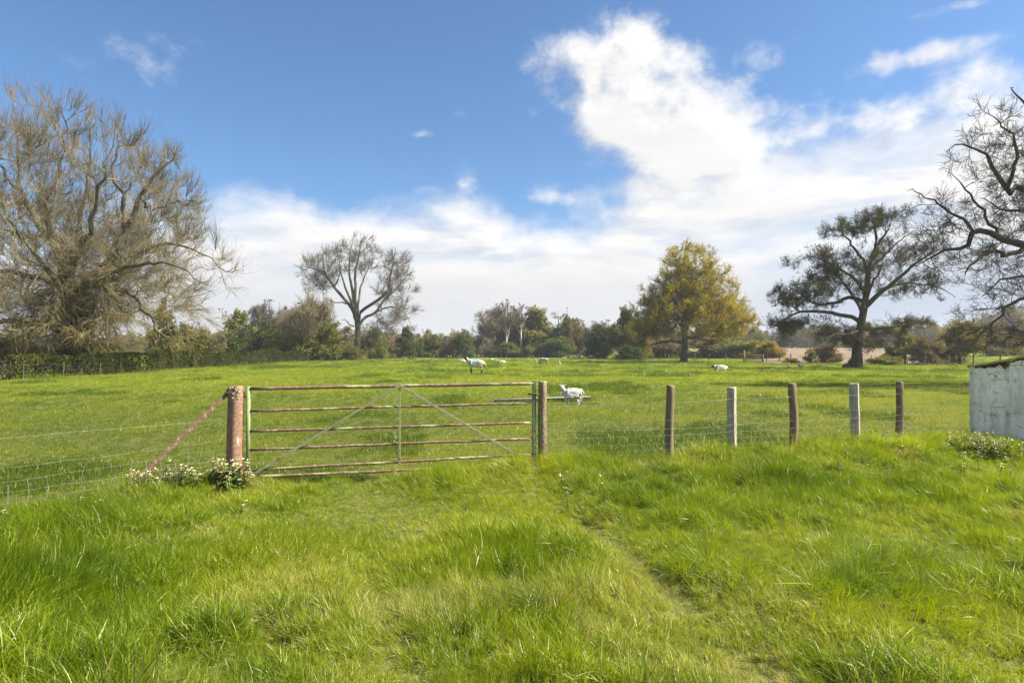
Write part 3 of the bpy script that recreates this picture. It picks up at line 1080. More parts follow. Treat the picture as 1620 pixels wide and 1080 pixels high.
# ---- the big bare tree at the left
def tree_big_left():
    g = np.random.default_rng(21)
    D = 47.0
    bx = (118 - 810) / FPX * D
    base = Vector((bx, D, hz(bx, D) - .1))
    root = empty('bare_tree', base, 'huge bare spreading tree with drooping yellowish lower twigs behind the dark hedge', 'tree')
    spec = [
        [(118, 592, 0, .85), (116, 540, 0, .72), (112, 490, 0, .68), (108, 445, 0, .60), (86, 390, 0, .40), (50, 340, .5, .30), (28, 300, 1, .22), (28, 245, 1.5, .13), (20, 190, 2, .05)],
        [(112, 490, 0, .6), (130, 455, .4, .5), (160, 425, 0, .42), (182, 402, -1, .38), (198, 362, -1, .30), (220, 312, -1.5, .2), (252, 268, -2, .11), (285, 235, -2, .04)],
        [(196, 366, -1, .26), (194, 315, -.6, .2), (178, 268, 0, .13), (186, 215, .6, .07), (196, 170, 1, .03)],
        [(86, 390, 0, .28), (72, 330, -1, .22), (92, 268, -1.5, .15), (100, 215, -2, .08), (98, 165, -2.4, .03)],
        [(108, 450, 0, .4), (118, 400, 2, .30), (126, 350, 3, .24), (138, 290, 3.6, .15), (140, 230, 4, .08), (146, 170, 4.2, .03)],
        [(150, 432, 0, .32), (190, 440, 1, .25), (225, 400, 2, .2), (262, 385, 2.5, .14), (310, 398, 3, .08), (362, 430, 3.4, .03)],
        [(135, 455, -.5, .3), (200, 462, -2, .22), (228, 492, -3, .17), (246, 525, -3.4, .1), (252, 556, -3.6, .05)],
        [(105, 455, 0, .34), (62, 440, -1.5, .26), (15, 430, -2.4, .2), (-40, 440, -3, .13), (-90, 470, -3.4, .05)],
        [(110, 520, 0, .4), (84, 516, 0, .34), (50, 514, -.4, .28), (5, 508, -1, .2), (-60, 515, -1.4, .1), (-100, 535, -1.4, .04)],
        [(70, 370, .5, .2), (30, 372, 2, .16), (-20, 350, 3, .12), (-60, 310, 4, .07), (-90, 270, 4, .03)],
        [(108, 460, 0, .35), (112, 420, -3, .3), (140, 370, -5, .22), (150, 310, -6.4, .14), (170, 250, -7, .06), (180, 200, -7, .03)],
        [(108, 460, 0, .35), (95, 410, 3.5, .28), (70, 360, 6, .2), (60, 300, 7.4, .12), (66, 230, 8, .04)],
        [(112, 470, 0, .3), (140, 450, -4, .24), (210, 420, -6, .16), (270, 420, -7, .09), (325, 450, -7.6, .03)],
        [(112, 470, 0, .3), (90, 450, -4, .24), (50, 400, -6, .16), (10, 340, -7, .09), (-20, 280, -7.6, .03)],
        [(220, 312, -1.5, .14), (236, 330, -1, .11), (275, 320, -.6, .07), (315, 318, -.3, .03)],
        [(28, 300, 1, .15), (-5, 262, 1.5, .10), (-20, 215, 2, .05), (-30, 180, 2, .03)],
    ]
    P0, R0 = limb_set(D, base, spec, 18, .10, g)
    env = env_px(D, base, [(112, 350, 200, 168, 0, 10), (112, 330, 195, 160, 0, 10), (250, 430, 115, 70, 0, 7), (40, 430, 190, 110, 0, 9), (90, 510, 150, 56, 0, 6.0), (262, 510, 56, 44, -2, 4)])
    R0 = np.minimum(R0 * .80, .012 + R0[:, :1] * np.linspace(1, .02, R0.shape[1])[None] * 1.05)
    P1, R1 = fill(g, P0, R0, env, 1150, .30, 10, .026, .019, .5, .27)
    a = spawn(g, P1, R1, 7.0, .38, 1, .48, .2, .9, 2.4, .55, .016, .3)
    hi = sstep(a[0][:, 2], 4, 12)[:, None]
    P2, R2 = grow(g, *a[:3], a[3], 6, .11, np.concatenate([hi * 0, hi * 0, hi * 1.1 - .1], 1), .5)
    a = spawn(g, P2, R2, 5.5, .1, 1, .50, .2, .5, 1.5, .6, .0098, .25)
    hi = sstep(a[0][:, 2], 4, 12)[:, None]
    P3, R3 = grow(g, *a[:3], a[3], 4, .11, np.concatenate([hi * 0, hi * 0, hi * 1.0 - .1], 1), .6)
    # split: bark limbs, dusk brown twigs high up, lichen-yellow twigs low down
    lowf = lambda P: P[:, 0, 2] < 4.6 + g.normal(0, 1.5, len(P))
    l1, l2, l3 = lowf(P1), lowf(P2), lowf(P3)
    v, q = tubes([(P0, R0, 9)])
    link('trunk', mesh_np('trunk', v, q), M['bark_grey'], root)
    v, q = tubes([(P1[~l1], R1[~l1], 5), (P2[~l2], R2[~l2], 3), (P3[~l3], R3[~l3], 3)])
    link('crown', mesh_np('crown', v, q), M['twig_brown'], root)
    # drooping strands round the bole
    n = 180
    ang = g.uniform(0, 6.283, n)
    rad = g.uniform(.4, 2.6, n)
    st = np.stack([np.cos(ang) * rad, np.sin(ang) * rad - .8, g.uniform(2.8, 7.5, n)], 1)
    di = norm(np.stack([np.cos(ang), np.sin(ang), g.normal(-.2, .4, n)], 1))
    Pd, Rd = grow(g, st, di, g.uniform(1.6, 4.4, n), g.uniform(.02, .06, n), 12, .34, (0, 0, -2.0), .4)
    Pd[..., 2] = np.maximum(Pd[..., 2], .9)
    a = spawn(g, Pd, Rd, 6, .15, 1, .7, .3, .4, 1.3, .6, .011, .2)
    Pe, Re = grow(g, *a[:3], a[3], 5, .2, (0, 0, -.7), .5)
    v, q = tubes([(P1[l1], R1[l1], 5), (P2[l2], R2[l2], 3), (P3[l3], R3[l3], 3), (Pd, Rd, 4), (Pe, Re, 3)])
    tag(link('drooping_twigs', mesh_np('drooping_twigs', v, q), M['twig_lichen'], root), 'yellow lichened drooping twigs')
    # ivy on the bole
    n = 5200
    zz = g.uniform(.2, 6.2, n)
    ang = g.uniform(0, 6.283, n)
    rr = (1.25 - .10 * zz) * g.uniform(.75, 1.35, n)
    pts = np.stack([np.cos(ang) * rr + .25 + .35 * np.sin(zz * 1.7), np.sin(ang) * rr, zz], 1)
    v, q = leaf_quads(g, pts, .24)
    link('ivy', mesh_np('ivy', v, q, smooth=False), M['leaf_dark'], root)


# ---- the far bare tree, the dark tree at the right, the branches coming in at the right edge, the golden oak
def guided(seed, D, bpx, spec, env, name, label, lim_mat, twig_mat, lv, S=14, wob=.06, leaves=None, extra=None, zoff=-.08, t0=.3, droop=(.25, .3, .35), cat='tree'):
    g = np.random.default_rng(seed)
    bx = (bpx - 810) / FPX * D
    base = Vector((bx, D, hz(bx, D) + zoff))
    root = empty(name, base, label, cat)
    P0, R0 = limb_set(D, base, spec, S, wob, g)
    ev = env_px(D, base, env) if env else None
    N1, (n2, lo2, hi2, m2), (n3, lo3, hi3, m3), rk = lv
    P1, R1 = fill(g, P0, R0, ev, N1, t0, 9, m2 * 1.35, rk, droop[0], .45)
    a = spawn(g, P1, R1, n2, .15, 1, .68, .25, lo2, hi2, .55, m2, .3)
    P2, R2 = grow(g, *a[:3], a[3], 6, .16, (0, 0, droop[1]), .5)
    a = spawn(g, P2, R2, n3, .1, 1, .6, .25, lo3, hi3, .6, m3, .2)
    P3, R3 = grow(g, *a[:3], a[3], 4, .15, (0, 0, droop[2]), .6)
    v, q = tubes([(P0, R0, 8)])
    link('trunk', mesh_np('trunk', v, q), lim_mat, root)
    v, q = tubes([(P1, R1, 5), (P2, R2, 3), (P3, R3, 3)])
    link('branches' if leaves else 'crown', mesh_np('crown', v, q), twig_mat, root)
    if leaves:
        lm, cnt, size, fn = leaves
        pts = sample_on(g, P3, cnt, .2, size * .8)
        if fn is not None:
            pts = pts[fn(g, pts)]
        v, q = leaf_quads(g, pts, size)
        link('crown', mesh_np('crown', v, q, smooth=False), lm, root)
    return root


def trees_guided():
    ash = [
        [(564, 569, 0, 0.732), (565, 545, 0, 0.614), (566, 514, 0, 0.543), (560, 492, 0, 0.378), (548, 476, 0, 0.319), (529, 454, -1, 0.260), (513, 430, -1.5, 0.201), (510, 402, -2, .050), (509, 388, -2, .012)],
        [(566, 512, 0, 0.425), (561, 490, 0, 0.354), (559, 468, .5, 0.307), (554, 443, 1, 0.236), (551, 421, 1, 0.165), (556, 385, 1, 0.059), (560, 368, 1, 0.035)],
        [(561, 485, 0, 0.330), (562, 455, -1, 0.283), (562, 430, -1, 0.212), (568, 402, -1.5, 0.118), (574, 374, -2, 0.035)],
        [(566, 512, 0, 0.401), (572, 492, 0, 0.330), (592, 478, -.5, 0.295), (612, 460, -1, 0.236), (617, 438, -1, 0.177), (622, 413, -1.5, 0.094), (625, 390, -1.5, 0.035)],
        [(567, 516, 0, 0.354), (578, 502, 1, 0.283), (594, 494, 2, 0.236), (608, 475, 2.4, 0.165), (632, 450, 3, 0.083), (648, 432, 3, 0.035)],
        [(590, 496, 2, 0.189), (606, 488, 1, 0.153), (622, 486, .6, 0.118), (640, 496, 0, 0.059), (650, 512, 0, 0.035)],
        [(552, 480, 0, 0.189), (540, 478, -1, 0.130), (528, 478, -1.5, 0.083), (512, 470, -2, 0.035)],
        [(529, 454, -1, 0.165), (535, 440, -2, 0.130), (537, 428, -2, 0.106), (540, 416, -2, 0.035)],
        [(518, 438, -1.5, 0.153), (505, 428, -1, 0.118), (490, 424, -.5, 0.071), (476, 420, 0, 0.035)],
        [(565, 510, 0, 0.354), (566, 480, 4, 0.260), (572, 450, 6, 0.189), (584, 420, 7, 0.094), (592, 396, 7, 0.035)],
        [(565, 510, 0, 0.354), (556, 480, -4, 0.260), (544, 450, -6, 0.189), (536, 415, -7, 0.094), (530, 384, -7, 0.035)],
        [(560, 517, 0, 0.142), (552, 512, .4, 0.106), (544, 505, 1, 0.059), (538, 508, 1, 0.024)],
    ]
    guided(31, 122, 564, ash, [(508, 424, 33, 40, 0, 6), (563, 402, 40, 36, 0, 7.5), (626, 438, 34, 46, 0, 6.5), (630, 492, 32, 44, 0, 6), (502, 440, 26, 26, 0, 4), (600, 520, 26, 24, 0, 4)],
           'bare_tree', 'tall bare tree with a single trunk forking into upswept limbs beyond the hedge', M['bark_grey'], M['twig_grey'],
           (270, (7, .9, 2.3, .026), (6, .6, 1.5, .017), .022), t0=.42)

    dark = [
        [(1353, 584, 0, .62), (1356, 560, 0, .45), (1360, 518, 0, .36), (1370, 470, 0, .29), (1375, 418, 0, .22), (1388, 388, .5, .15), (1384, 358, 1, .09), (1378, 336, 1, .03)],
        [(1361, 510, 0, .22), (1345, 500, -.3, .19), (1313, 496, -.8, .16), (1270, 492, -1.2, .11), (1232, 512, -1.6, .05), (1212, 520, -1.6, .02)],
        [(1367, 478, 0, .2), (1346, 470, .4, .17), (1326, 478, .8, .14), (1290, 480, 1, .1), (1258, 458, 1.2, .05), (1240, 450, 1.2, .02)],
        [(1370, 462, 0, .18), (1352, 440, -.6, .15), (1334, 428, -1, .12), (1308, 414, -1.4, .08), (1276, 402, -1.6, .03)],
        [(1374, 425, 0, .15), (1356, 398, .5, .12), (1344, 380, .8, .09), (1330, 362, 1, .04)],
        [(1370, 485, 0, .24), (1386, 468, -.4, .21), (1408, 452, -.8, .18), (1430, 432, -1, .14), (1462, 408, -1.4, .09), (1490, 392, -1.6, .03)],
        [(1405, 455, -.8, .14), (1430, 448, 0, .11), (1460, 450, .6, .08), (1492, 456, 1, .05), (1512, 470, 1, .02)],
        [(1363, 520, 0, .16), (1388, 520, .4, .13), (1412, 516, .8, .11), (1442, 507, 1, .07), (1466, 514, 1.2, .02)],
        [(1389, 388, .5, .12), (1402, 370, 0, .09), (1412, 350, -.4, .05), (1418, 338, -.4, .02)],
        [(1375, 430, 0, .15), (1392, 412, 1.4, .12), (1420, 385, 2.2, .08), (1446, 365, 2.6, .03)],
        [(1365, 495, 0, .2), (1368, 478, -2.2, .16), (1380, 450, -3.6, .11), (1398, 420, -4.6, .05)],
        [(1365, 495, 0, .2), (1352, 470, 2.4, .16), (1330, 440, 3.8, .11), (1316, 410, 4.8, .05)],
        [(1361, 525, 0, .14), (1340, 528, -1.8, .1), (1318, 530, -2.6, .06), (1300, 540, -3, .02)],
        [(1353, 572, 0, .42), (1344, 578, -.2, .34), (1336, 580, -.3, .2), (1330, 585, -.4, .06)],
    ]

    def clumps(g, p):
        f = fbm(p[:, 0] / 1.2 + p[:, 1] * .4, p[:, 2] / .7 + p[:, 1] * .3, 17, 3)
        return f > .38 + .20 * g.random(len(p)) + .10 * sstep(p[:, 0], .5, 4) * sstep(p[:, 2], 4.4, 6)
    guided(33, 58, 1353, dark, [(1240, 512, 44, 15, 0, 2.2), (1272, 470, 56, 24, 0, 3.2), (1302, 412, 52, 20, 0, 3.2), (1348, 362, 46, 22, 0, 3), (1400, 352, 44, 22, 0, 3), (1292, 520, 66, 17, 0, 3), (1442, 400, 66, 28, 0, 3.4), (1456, 450, 62, 24, 0, 3.2), (1436, 512, 56, 17, 0, 3), (1352, 534, 62, 20, 0, 3), (1372, 425, 62, 44, 0, 3.6), (1300, 445, 40, 20, 0, 3)],
           'budding_tree', 'dark broad budding tree with layered limbs and a burred trunk base', M['bark_dark'], M['twig_dark'],
           (430, (7.5, .4, 1.1, .013), (5.5, .3, .8, .008), .014), t0=.25, leaves=(M['leaf_budding'], 170000, .085, clumps), wob=.05)

    rb = [
        [(1790, 620, 0, 0.574), (1780, 540, 0, 0.426), (1770, 450, 0, 0.369), (1765, 380, 0, 0.312), (1750, 300, 0, 0.246), (1740, 220, 0, 0.164), (1735, 150, 0, 0.049)],
        [(1768, 420, 0, 0.246), (1700, 400, -.3, 0.213), (1625, 386, -.6, 0.180), (1581, 371, -.6, 0.148), (1545, 367, -.4, 0.123), (1531, 388, -.2, 0.098), (1492, 398, 0, 0.057), (1450, 420, 0, 0.016)],
        [(1545, 367, -.4, 0.082), (1520, 345, 0, 0.066), (1490, 325, .3, 0.049), (1462, 308, .5, 0.029), (1436, 300, .5, 0.012)],
        [(1765, 380, 0, 0.230), (1690, 330, 0, 0.189), (1622, 296, .3, 0.148), (1594, 301, .3, 0.123), (1580, 272, .4, 0.098), (1558, 240, .6, 0.066), (1527, 229, .8, 0.041), (1500, 236, .8, 0.016)],
        [(1594, 300, .3, 0.098), (1608, 272, -.3, 0.082), (1612, 245, -.4, 0.070), (1606, 215, -.4, 0.049), (1584, 188, -.5, 0.029), (1566, 170, -.5, 0.012)],
        [(1640, 392, -.5, 0.123), (1600, 402, -1, 0.098), (1570, 398, -1.4, 0.074), (1540, 420, -1.6, 0.041), (1520, 450, -1.6, 0.016)],
        [(1772, 470, 0, 0.164), (1690, 464, -.3, 0.123), (1625, 470, -.5, 0.082), (1593, 482, -.6, 0.061), (1575, 504, -.6, 0.045), (1549, 531, -.6, 0.029), (1502, 549, -.6, 0.010)],
        [(1752, 310, 0, 0.180), (1690, 230, .5, 0.131), (1640, 180, .8, 0.082), (1615, 150, 1, 0.041), (1600, 135, 1, 0.016)],
        [(1768, 420, 0, 0.205), (1700, 380, 2.4, 0.148), (1640, 340, 3.6, 0.098), (1590, 330, 4.4, 0.057), (1550, 310, 5, 0.016)],
        [(1768, 420, 0, 0.205), (1700, 440, 2, 0.139), (1640, 440, 3, 0.090), (1590, 440, 3.6, 0.049), (1555, 470, 4, 0.016)],
        [(1760, 350, 0, 0.205), (1820, 280, 0, 0.148), (1870, 220, 0, 0.082), (1900, 180, 0, 0.025)],
        [(1765, 400, 0, 0.205), (1850, 380, 0, 0.148), (1920, 350, 0, 0.082), (1980, 340, 0, 0.025)],
        [(1580, 371, -.6, 0.082), (1562, 340, -.2, 0.066), (1540, 310, 0, 0.049), (1520, 285, 0, 0.025), (1500, 268, 0, 0.012)],
    ]
    guided(35, 29, 1790, rb, [(1572, 235, 78, 85, 0, 2.2), (1560, 395, 125, 95, 0, 2.6), (1490, 335, 70, 55, 0, 1.5), (1480, 420, 60, 60, 0, 1.4), (1590, 500, 85, 70, 0, 1.8), (1770, 330, 180, 210, 0, 5.5), (1640, 300, 70, 130, 0, 3)], 'overhanging_tree', 'bare dark gnarled limbs of a tree reaching in over the white block wall', M['bark_dark'], M['twig_dark'],
           (820, (6.5, .3, .85, .0100), (4.5, .2, .55, .0070), .011), t0=.34, wob=.065, droop=(.1, .05, .2))

    oak = [
        [(1081, 574, 0, .66), (1082, 562, 0, .50), (1083, 545, 0, .44), (1084, 515, 0, .36), (1085, 480, 0, .28), (1084, 440, 0, .19), (1083, 410, 0, .10), (1084, 392, 0, .03)],
        [(1080, 541, 0, 0.238), (1056, 540, -.6, 0.198), (1038, 544, -1.2, 0.132), (1018, 547, -1.6, 0.040)],
        [(1084, 534, 0, 0.238), (1104, 534, .6, 0.198), (1120, 538, 1, 0.132), (1150, 538, 1.4, 0.040)],
        [(1083, 518, 0, 0.198), (1056, 500, 1, 0.145), (1030, 494, 1.6, 0.079), (1008, 498, 2, 0.020)],
        [(1084, 516, 0, 0.198), (1112, 500, -1, 0.145), (1140, 494, -1.6, 0.086), (1170, 500, -2, 0.020)],
        [(1084, 500, 0, 0.185), (1064, 472, -1, 0.132), (1044, 456, -1.6, 0.073), (1030, 448, -2, 0.020)],
        [(1085, 496, 0, 0.185), (1106, 470, 1, 0.132), (1130, 456, 1.6, 0.079), (1156, 462, 2, 0.020)],
        [(1084, 470, 0, 0.145), (1068, 446, 1, 0.099), (1056, 426, 1.4, 0.053), (1048, 412, 1.6, 0.020)],
        [(1085, 465, 0, 0.145), (1104, 440, -1, 0.099), (1116, 425, -1.4, 0.053), (1122, 415, -1.6, 0.020)],
        [(1084, 440, 0, 0.119), (1074, 420, -.6, 0.073), (1068, 405, -1, 0.020)],
        [(1084, 436, 0, 0.119), (1096, 414, .6, 0.073), (1102, 402, 1, 0.020)],
        [(1083, 525, 0, 0.198), (1078, 505, -4, 0.145), (1070, 490, -6.5, 0.079), (1066, 480, -8, 0.020)],
        [(1083, 525, 0, 0.198), (1092, 505, 4, 0.145), (1100, 490, 6.5, 0.079), (1106, 480, 8, 0.020)],
        [(1084, 490, 0, 0.172), (1096, 466, -4, 0.119), (1100, 450, -5.5, 0.053), (1104, 440, -6, 0.020)],
        [(1084, 490, 0, 0.172), (1072, 466, 4, 0.119), (1066, 450, 5.5, 0.053), (1062, 440, 6, 0.020)],
    ]

    def oakfn(g, p):
        f = fbm(p[:, 0] / 2.1 + p[:, 1] * .3, p[:, 2] / 1.6 + p[:, 1] * .25, 19, 3)
        dens = .28 + .24 * g.random(len(p)) - .06 * sstep(p[:, 0], -1, 6) - .08 * sstep(p[:, 2], 10, 15)
        return f > dens
    guided(37, 91, 1081, oak, [(1050, 492, 50, 44, 0, 6), (1142, 488, 56, 44, 0, 6.5), (1086, 445, 52, 56, 0, 5.6), (1062, 456, 38, 42, 0, 4.6), (1114, 452, 40, 44, 0, 5), (1095, 500, 94, 36, 0, 8), (1024, 518, 34, 26, 0, 4.5), (1156, 512, 36, 26, 0, 5), (1084, 412, 30, 28, 0, 3.2)],
           'oak_tree', 'golden-green oak with a rounded pyramidal crown standing alone in the pasture', M['bark_oak'], M['twig_oak'],
           (560, (7, .7, 1.9, .020), (5, .45, 1.2, .012), .015), t0=.3, leaves=(M['leaf_oak'], 190000, .155, oakfn), droop=(.2, .2, .2))


tree_big_left()
trees_guided()

# ---- shapes for the many lesser trees and shrubs, all about 10 m high, later scaled to their place
def shape_leafy(seed, crown, nlobe, leafn, leafs, trunk_h, trunk_r, bare=.0, lobe_r=(.28, .45)):
    """trunk with limbs, lobed crown of leaf clumps round twig ends: (trunk mesh, crown mesh)"""
    g = np.random.default_rng(seed)
    rx, z0, z1 = crown
    cz, rz = (z0 + z1) / 2, (z1 - z0) / 2
    lob = []
    for k in range(nlobe):
        d = norm(g.normal(0, 1, 3))
        rr = g.uniform(.35, .78)
        if trunk_h < .5 or k % 3 == 0:                      # skirts of foliage reaching the ground
            zq = z0 + (z1 - z0) * g.uniform(.06, .36 if trunk_h >= .5 else .78)
            a_ = g.uniform(0, 6.283)
            rr = g.uniform(.35, .8) * math.sqrt(max(.05, 1 - ((zq - z0) / (z1 - z0)) ** 2))
            lob.append((math.cos(a_) * rx * rr, math.sin(a_) * rx * rr, zq, g.uniform(*lobe_r)))
            continue
        lob.append((d[0] * rx * rr, d[1] * rx * rr, cz + d[2] * rz * rr, g.uniform(*lobe_r)))
    tips = np.array([l[:3] for l in lob])
    P0 = []
    nst = 1 if trunk_h > .5 else 4
    P0.append(resample([(0, 0, -.3, trunk_r * 1.3), (.05, 0, trunk_h, trunk_r), (.1, .05, cz, trunk_r * .6), (0, 0, z1 * .93, .04)], 10))
    for t in tips:
        zb = g.uniform(max(.2, trunk_h * .8), max(.5, cz * .9)) if t[2] > trunk_h * 1.5 else g.uniform(.1, .4)
        P0.append(resample([(.03, 0, zb, trunk_r * .5), (t[0] * .35, t[1] * .35, zb + (t[2] - zb) * .45, trunk_r * .33), (t[0], t[1], t[2], .05)], 10))
    P0 = np.array(P0)
    R0 = np.maximum(P0[:, :, 3], .02)
    P0 = P0[:, :, :3]
    env = [(0, 0, cz * .8, rx * 1.05, rx * 1.05, z1 - cz * .8 + .5)]
    a = spawn(g, P0, R0, 9, .35, 1, .8, .3, rx * .3, rx * .8, .45, .02, .3)
    P1, R1 = grow(g, *a[:3], a[3], 7, .16, (0, 0, .3), .4)
    P1 = clip_env(P1, env)
    a = spawn(g, P1, R1, 8, .15, 1, .75, .3, rx * .14, rx * .38, .5, .014, .3)
    P2, R2 = grow(g, *a[:3], a[3], 5, .17, (0, 0, .3), .5)
    P2 = clip_env(P2, env)
    v, q = tubes([(P0, R0, 6), (P1, R1, 3)])
    tr = mesh_np('trunk', v, q)
    ch = []
    # leaves: some along twigs, most in lobes' outer shells
    k1 = int(leafn * .45)
    p1 = sample_on(g, P2, k1, .1, rx * .045)
    k2 = leafn - k1
    li = g.integers(0, nlobe, k2)
    d = norm(g.normal(0, 1, (k2, 3)))
    lr = np.array([l[3] for l in lob])[li] * rx
    p2 = tips[li] + d * (lr * g.random(k2) ** .45)[:, None] * np.array([1, 1, .85])
    pts = np.vstack([p1, p2])
    f = fbm(pts[:, 0] * .9 + pts[:, 1] * .5 + seed, pts[:, 2] * 1.1 + pts[:, 1] * .4, seed, 3)
    pts = pts[(f > .36 + .14 * g.random(len(pts))) & (pts[:, 2] > .05)]
    v, q = leaf_quads(g, pts, leafs)
    tw, tq = tubes([(P2, R2, 3)])
    me = mesh_np('crown', np.vstack([v, tw]), np.vstack([q, tq + len(v)]), smooth=False)
    return tr, me


def shape_bare(seed, rx, z0, z1, trunk_h, trunk_r, nl=7, n1=8, n2=8, n3=6, lean=.3, tw=.018):
    g = np.random.default_rng(seed)
    cz, rz = (z0 + z1) / 2, (z1 - z0) / 2
    P0 = [resample([(0, 0, -.3, trunk_r * 1.3), (.1, .05, trunk_h, trunk_r), (-.05, .1, cz, trunk_r * .6), (.1, 0, z1 * .95, .03)], 10)]
    for k in range(nl):
        a = k * 2.4 + g.uniform(-.4, .4)
        zb = g.uniform(trunk_h * .7, trunk_h + (cz - trunk_h) * .5)
        rr = rx * g.uniform(.45, .85)
        zt = cz + rz * g.uniform(-.1, .75)
        P0.append(resample([(.03, 0, zb, trunk_r * .55), (math.cos(a) * rr * .5, math.sin(a) * rr * .5, zb + (zt - zb) * .4, trunk_r * .4), (math.cos(a) * rr, math.sin(a) * rr, zt, .04)], 10))
    P0 = np.array(P0)
    R0 = np.maximum(P0[:, :, 3], .02)
    P0 = P0[:, :, :3]
    env = [(0, 0, cz, rx, rx, rz)]
    a = spawn(g, P0, R0, n1, .3, 1, .75, .25, rx * .35, rx * .85, .5, .03, .35)
    P1, R1 = grow(g, *a[:3], a[3], 8, .15, (0, 0, .5), .4)
    P1 = clip_env(P1, env)
    a = spawn(g, P1, R1, n2, .12, 1, .65, .25, rx * .16, rx * .42, .55, tw * 1.3, .3)
    P2, R2 = grow(g, *a[:3], a[3], 5, .15, (0, 0, .5), .5)
    P2 = clip_env(P2, env)
    a = spawn(g, P2, R2, n3, .1, 1, .6, .25, rx * .1, rx * .25, .6, tw, .2)
    P3, R3 = grow(g, *a[:3], a[3], 4, .14, (0, 0, .5), .6)
    P3 = clip_env(P3, env)
    v, q = tubes([(P0, R0, 7)])
    v2, q2 = tubes([(P1, R1, 4), (P2, R2, 3), (P3, R3, 3)])
    return mesh_np('trunk', v, q), mesh_np('crown', v2, q2)


SHAPES = dict(
    round=[shape_leafy(41, (4.4, .5, 10), 14, 17000, .40, 1.3, .20, lobe_r=(.3, .46)), shape_leafy(42, (4.8, .3, 9.8), 15, 17000, .40, 1.0, .22, lobe_r=(.3, .46))],
    tall=[shape_leafy(43, (3.4, .8, 10.2), 13, 14000, .38, 1.6, .19, lobe_r=(.32, .5)), shape_leafy(46, (3.7, .4, 10), 14, 14000, .38, 1.2, .19, lobe_r=(.32, .5))],
    shrub=[shape_leafy(44, (5.6, .0, 10), 16, 17000, .50, .3, .18, lobe_r=(.32, .5)), shape_leafy(45, (6.2, .0, 9.6), 17, 17000, .52, .3, .18, lobe_r=(.32, .5))],
    bare=[shape_bare(51, 4.4, 1.0, 10.3, 1.6, .20, 8, 12, 10, 7, tw=.020), shape_bare(52, 4.8, .6, 10, 1.2, .22, 9, 12, 10, 7, tw=.020)],
    birch=[shape_bare(53, 2.6, 2.6, 10.4, 3.6, .17, 6, 9, 9, 6), shape_bare(54, 1.7, 3.4, 10.4, 4.6, .14, 5, 9, 8, 6)],
)
_shape_used = {}


def lesser(kind, var, px, top, D, half_w, leaf, bark, name, label, cat='tree', group=None, rz=None, base_py=None, sink=0.0):
    """a tree or shrub whose top shows at row `top`, half_w pixels to each side of column px, standing at depth D"""
    tr, cr = SHAPES[kind][var]
    x = (px - 810) / FPX * D
    zb = hz(x, D) - sink
    ztop = CAM_Z - (top - HOR) / FPX * D
    H = max(.5, ztop - zb)
    w = half_w * D / FPX
    co = np.empty(len(cr.vertices) * 3, np.float32)
    if (kind, var) not in _shape_used:
        cr.vertices.foreach_get('co', co)
        c = co.reshape(-1, 3)
        _shape_used[(kind, var)] = (float(np.percentile(np.hypot(c[:, 0], c[:, 1]), 97)), float(np.percentile(c[:, 2], 99.6)))
    rw, rh = _shape_used[(kind, var)]
    root = empty(name, (x, D, zb), label, cat, group, random.uniform(0, 6.28) if rz is None else rz)
    root.scale = (w / rw, w / rw, H / rh)
    for nm, me, mt in (('trunk', tr, bark), ('crown', cr, leaf)):
        if not me.materials:
            me.materials.append(mt)
        o = link(nm, me, None, root)
        o.material_slots[0].link = 'OBJECT'
        o.material_slots[0].material = mt
    return root


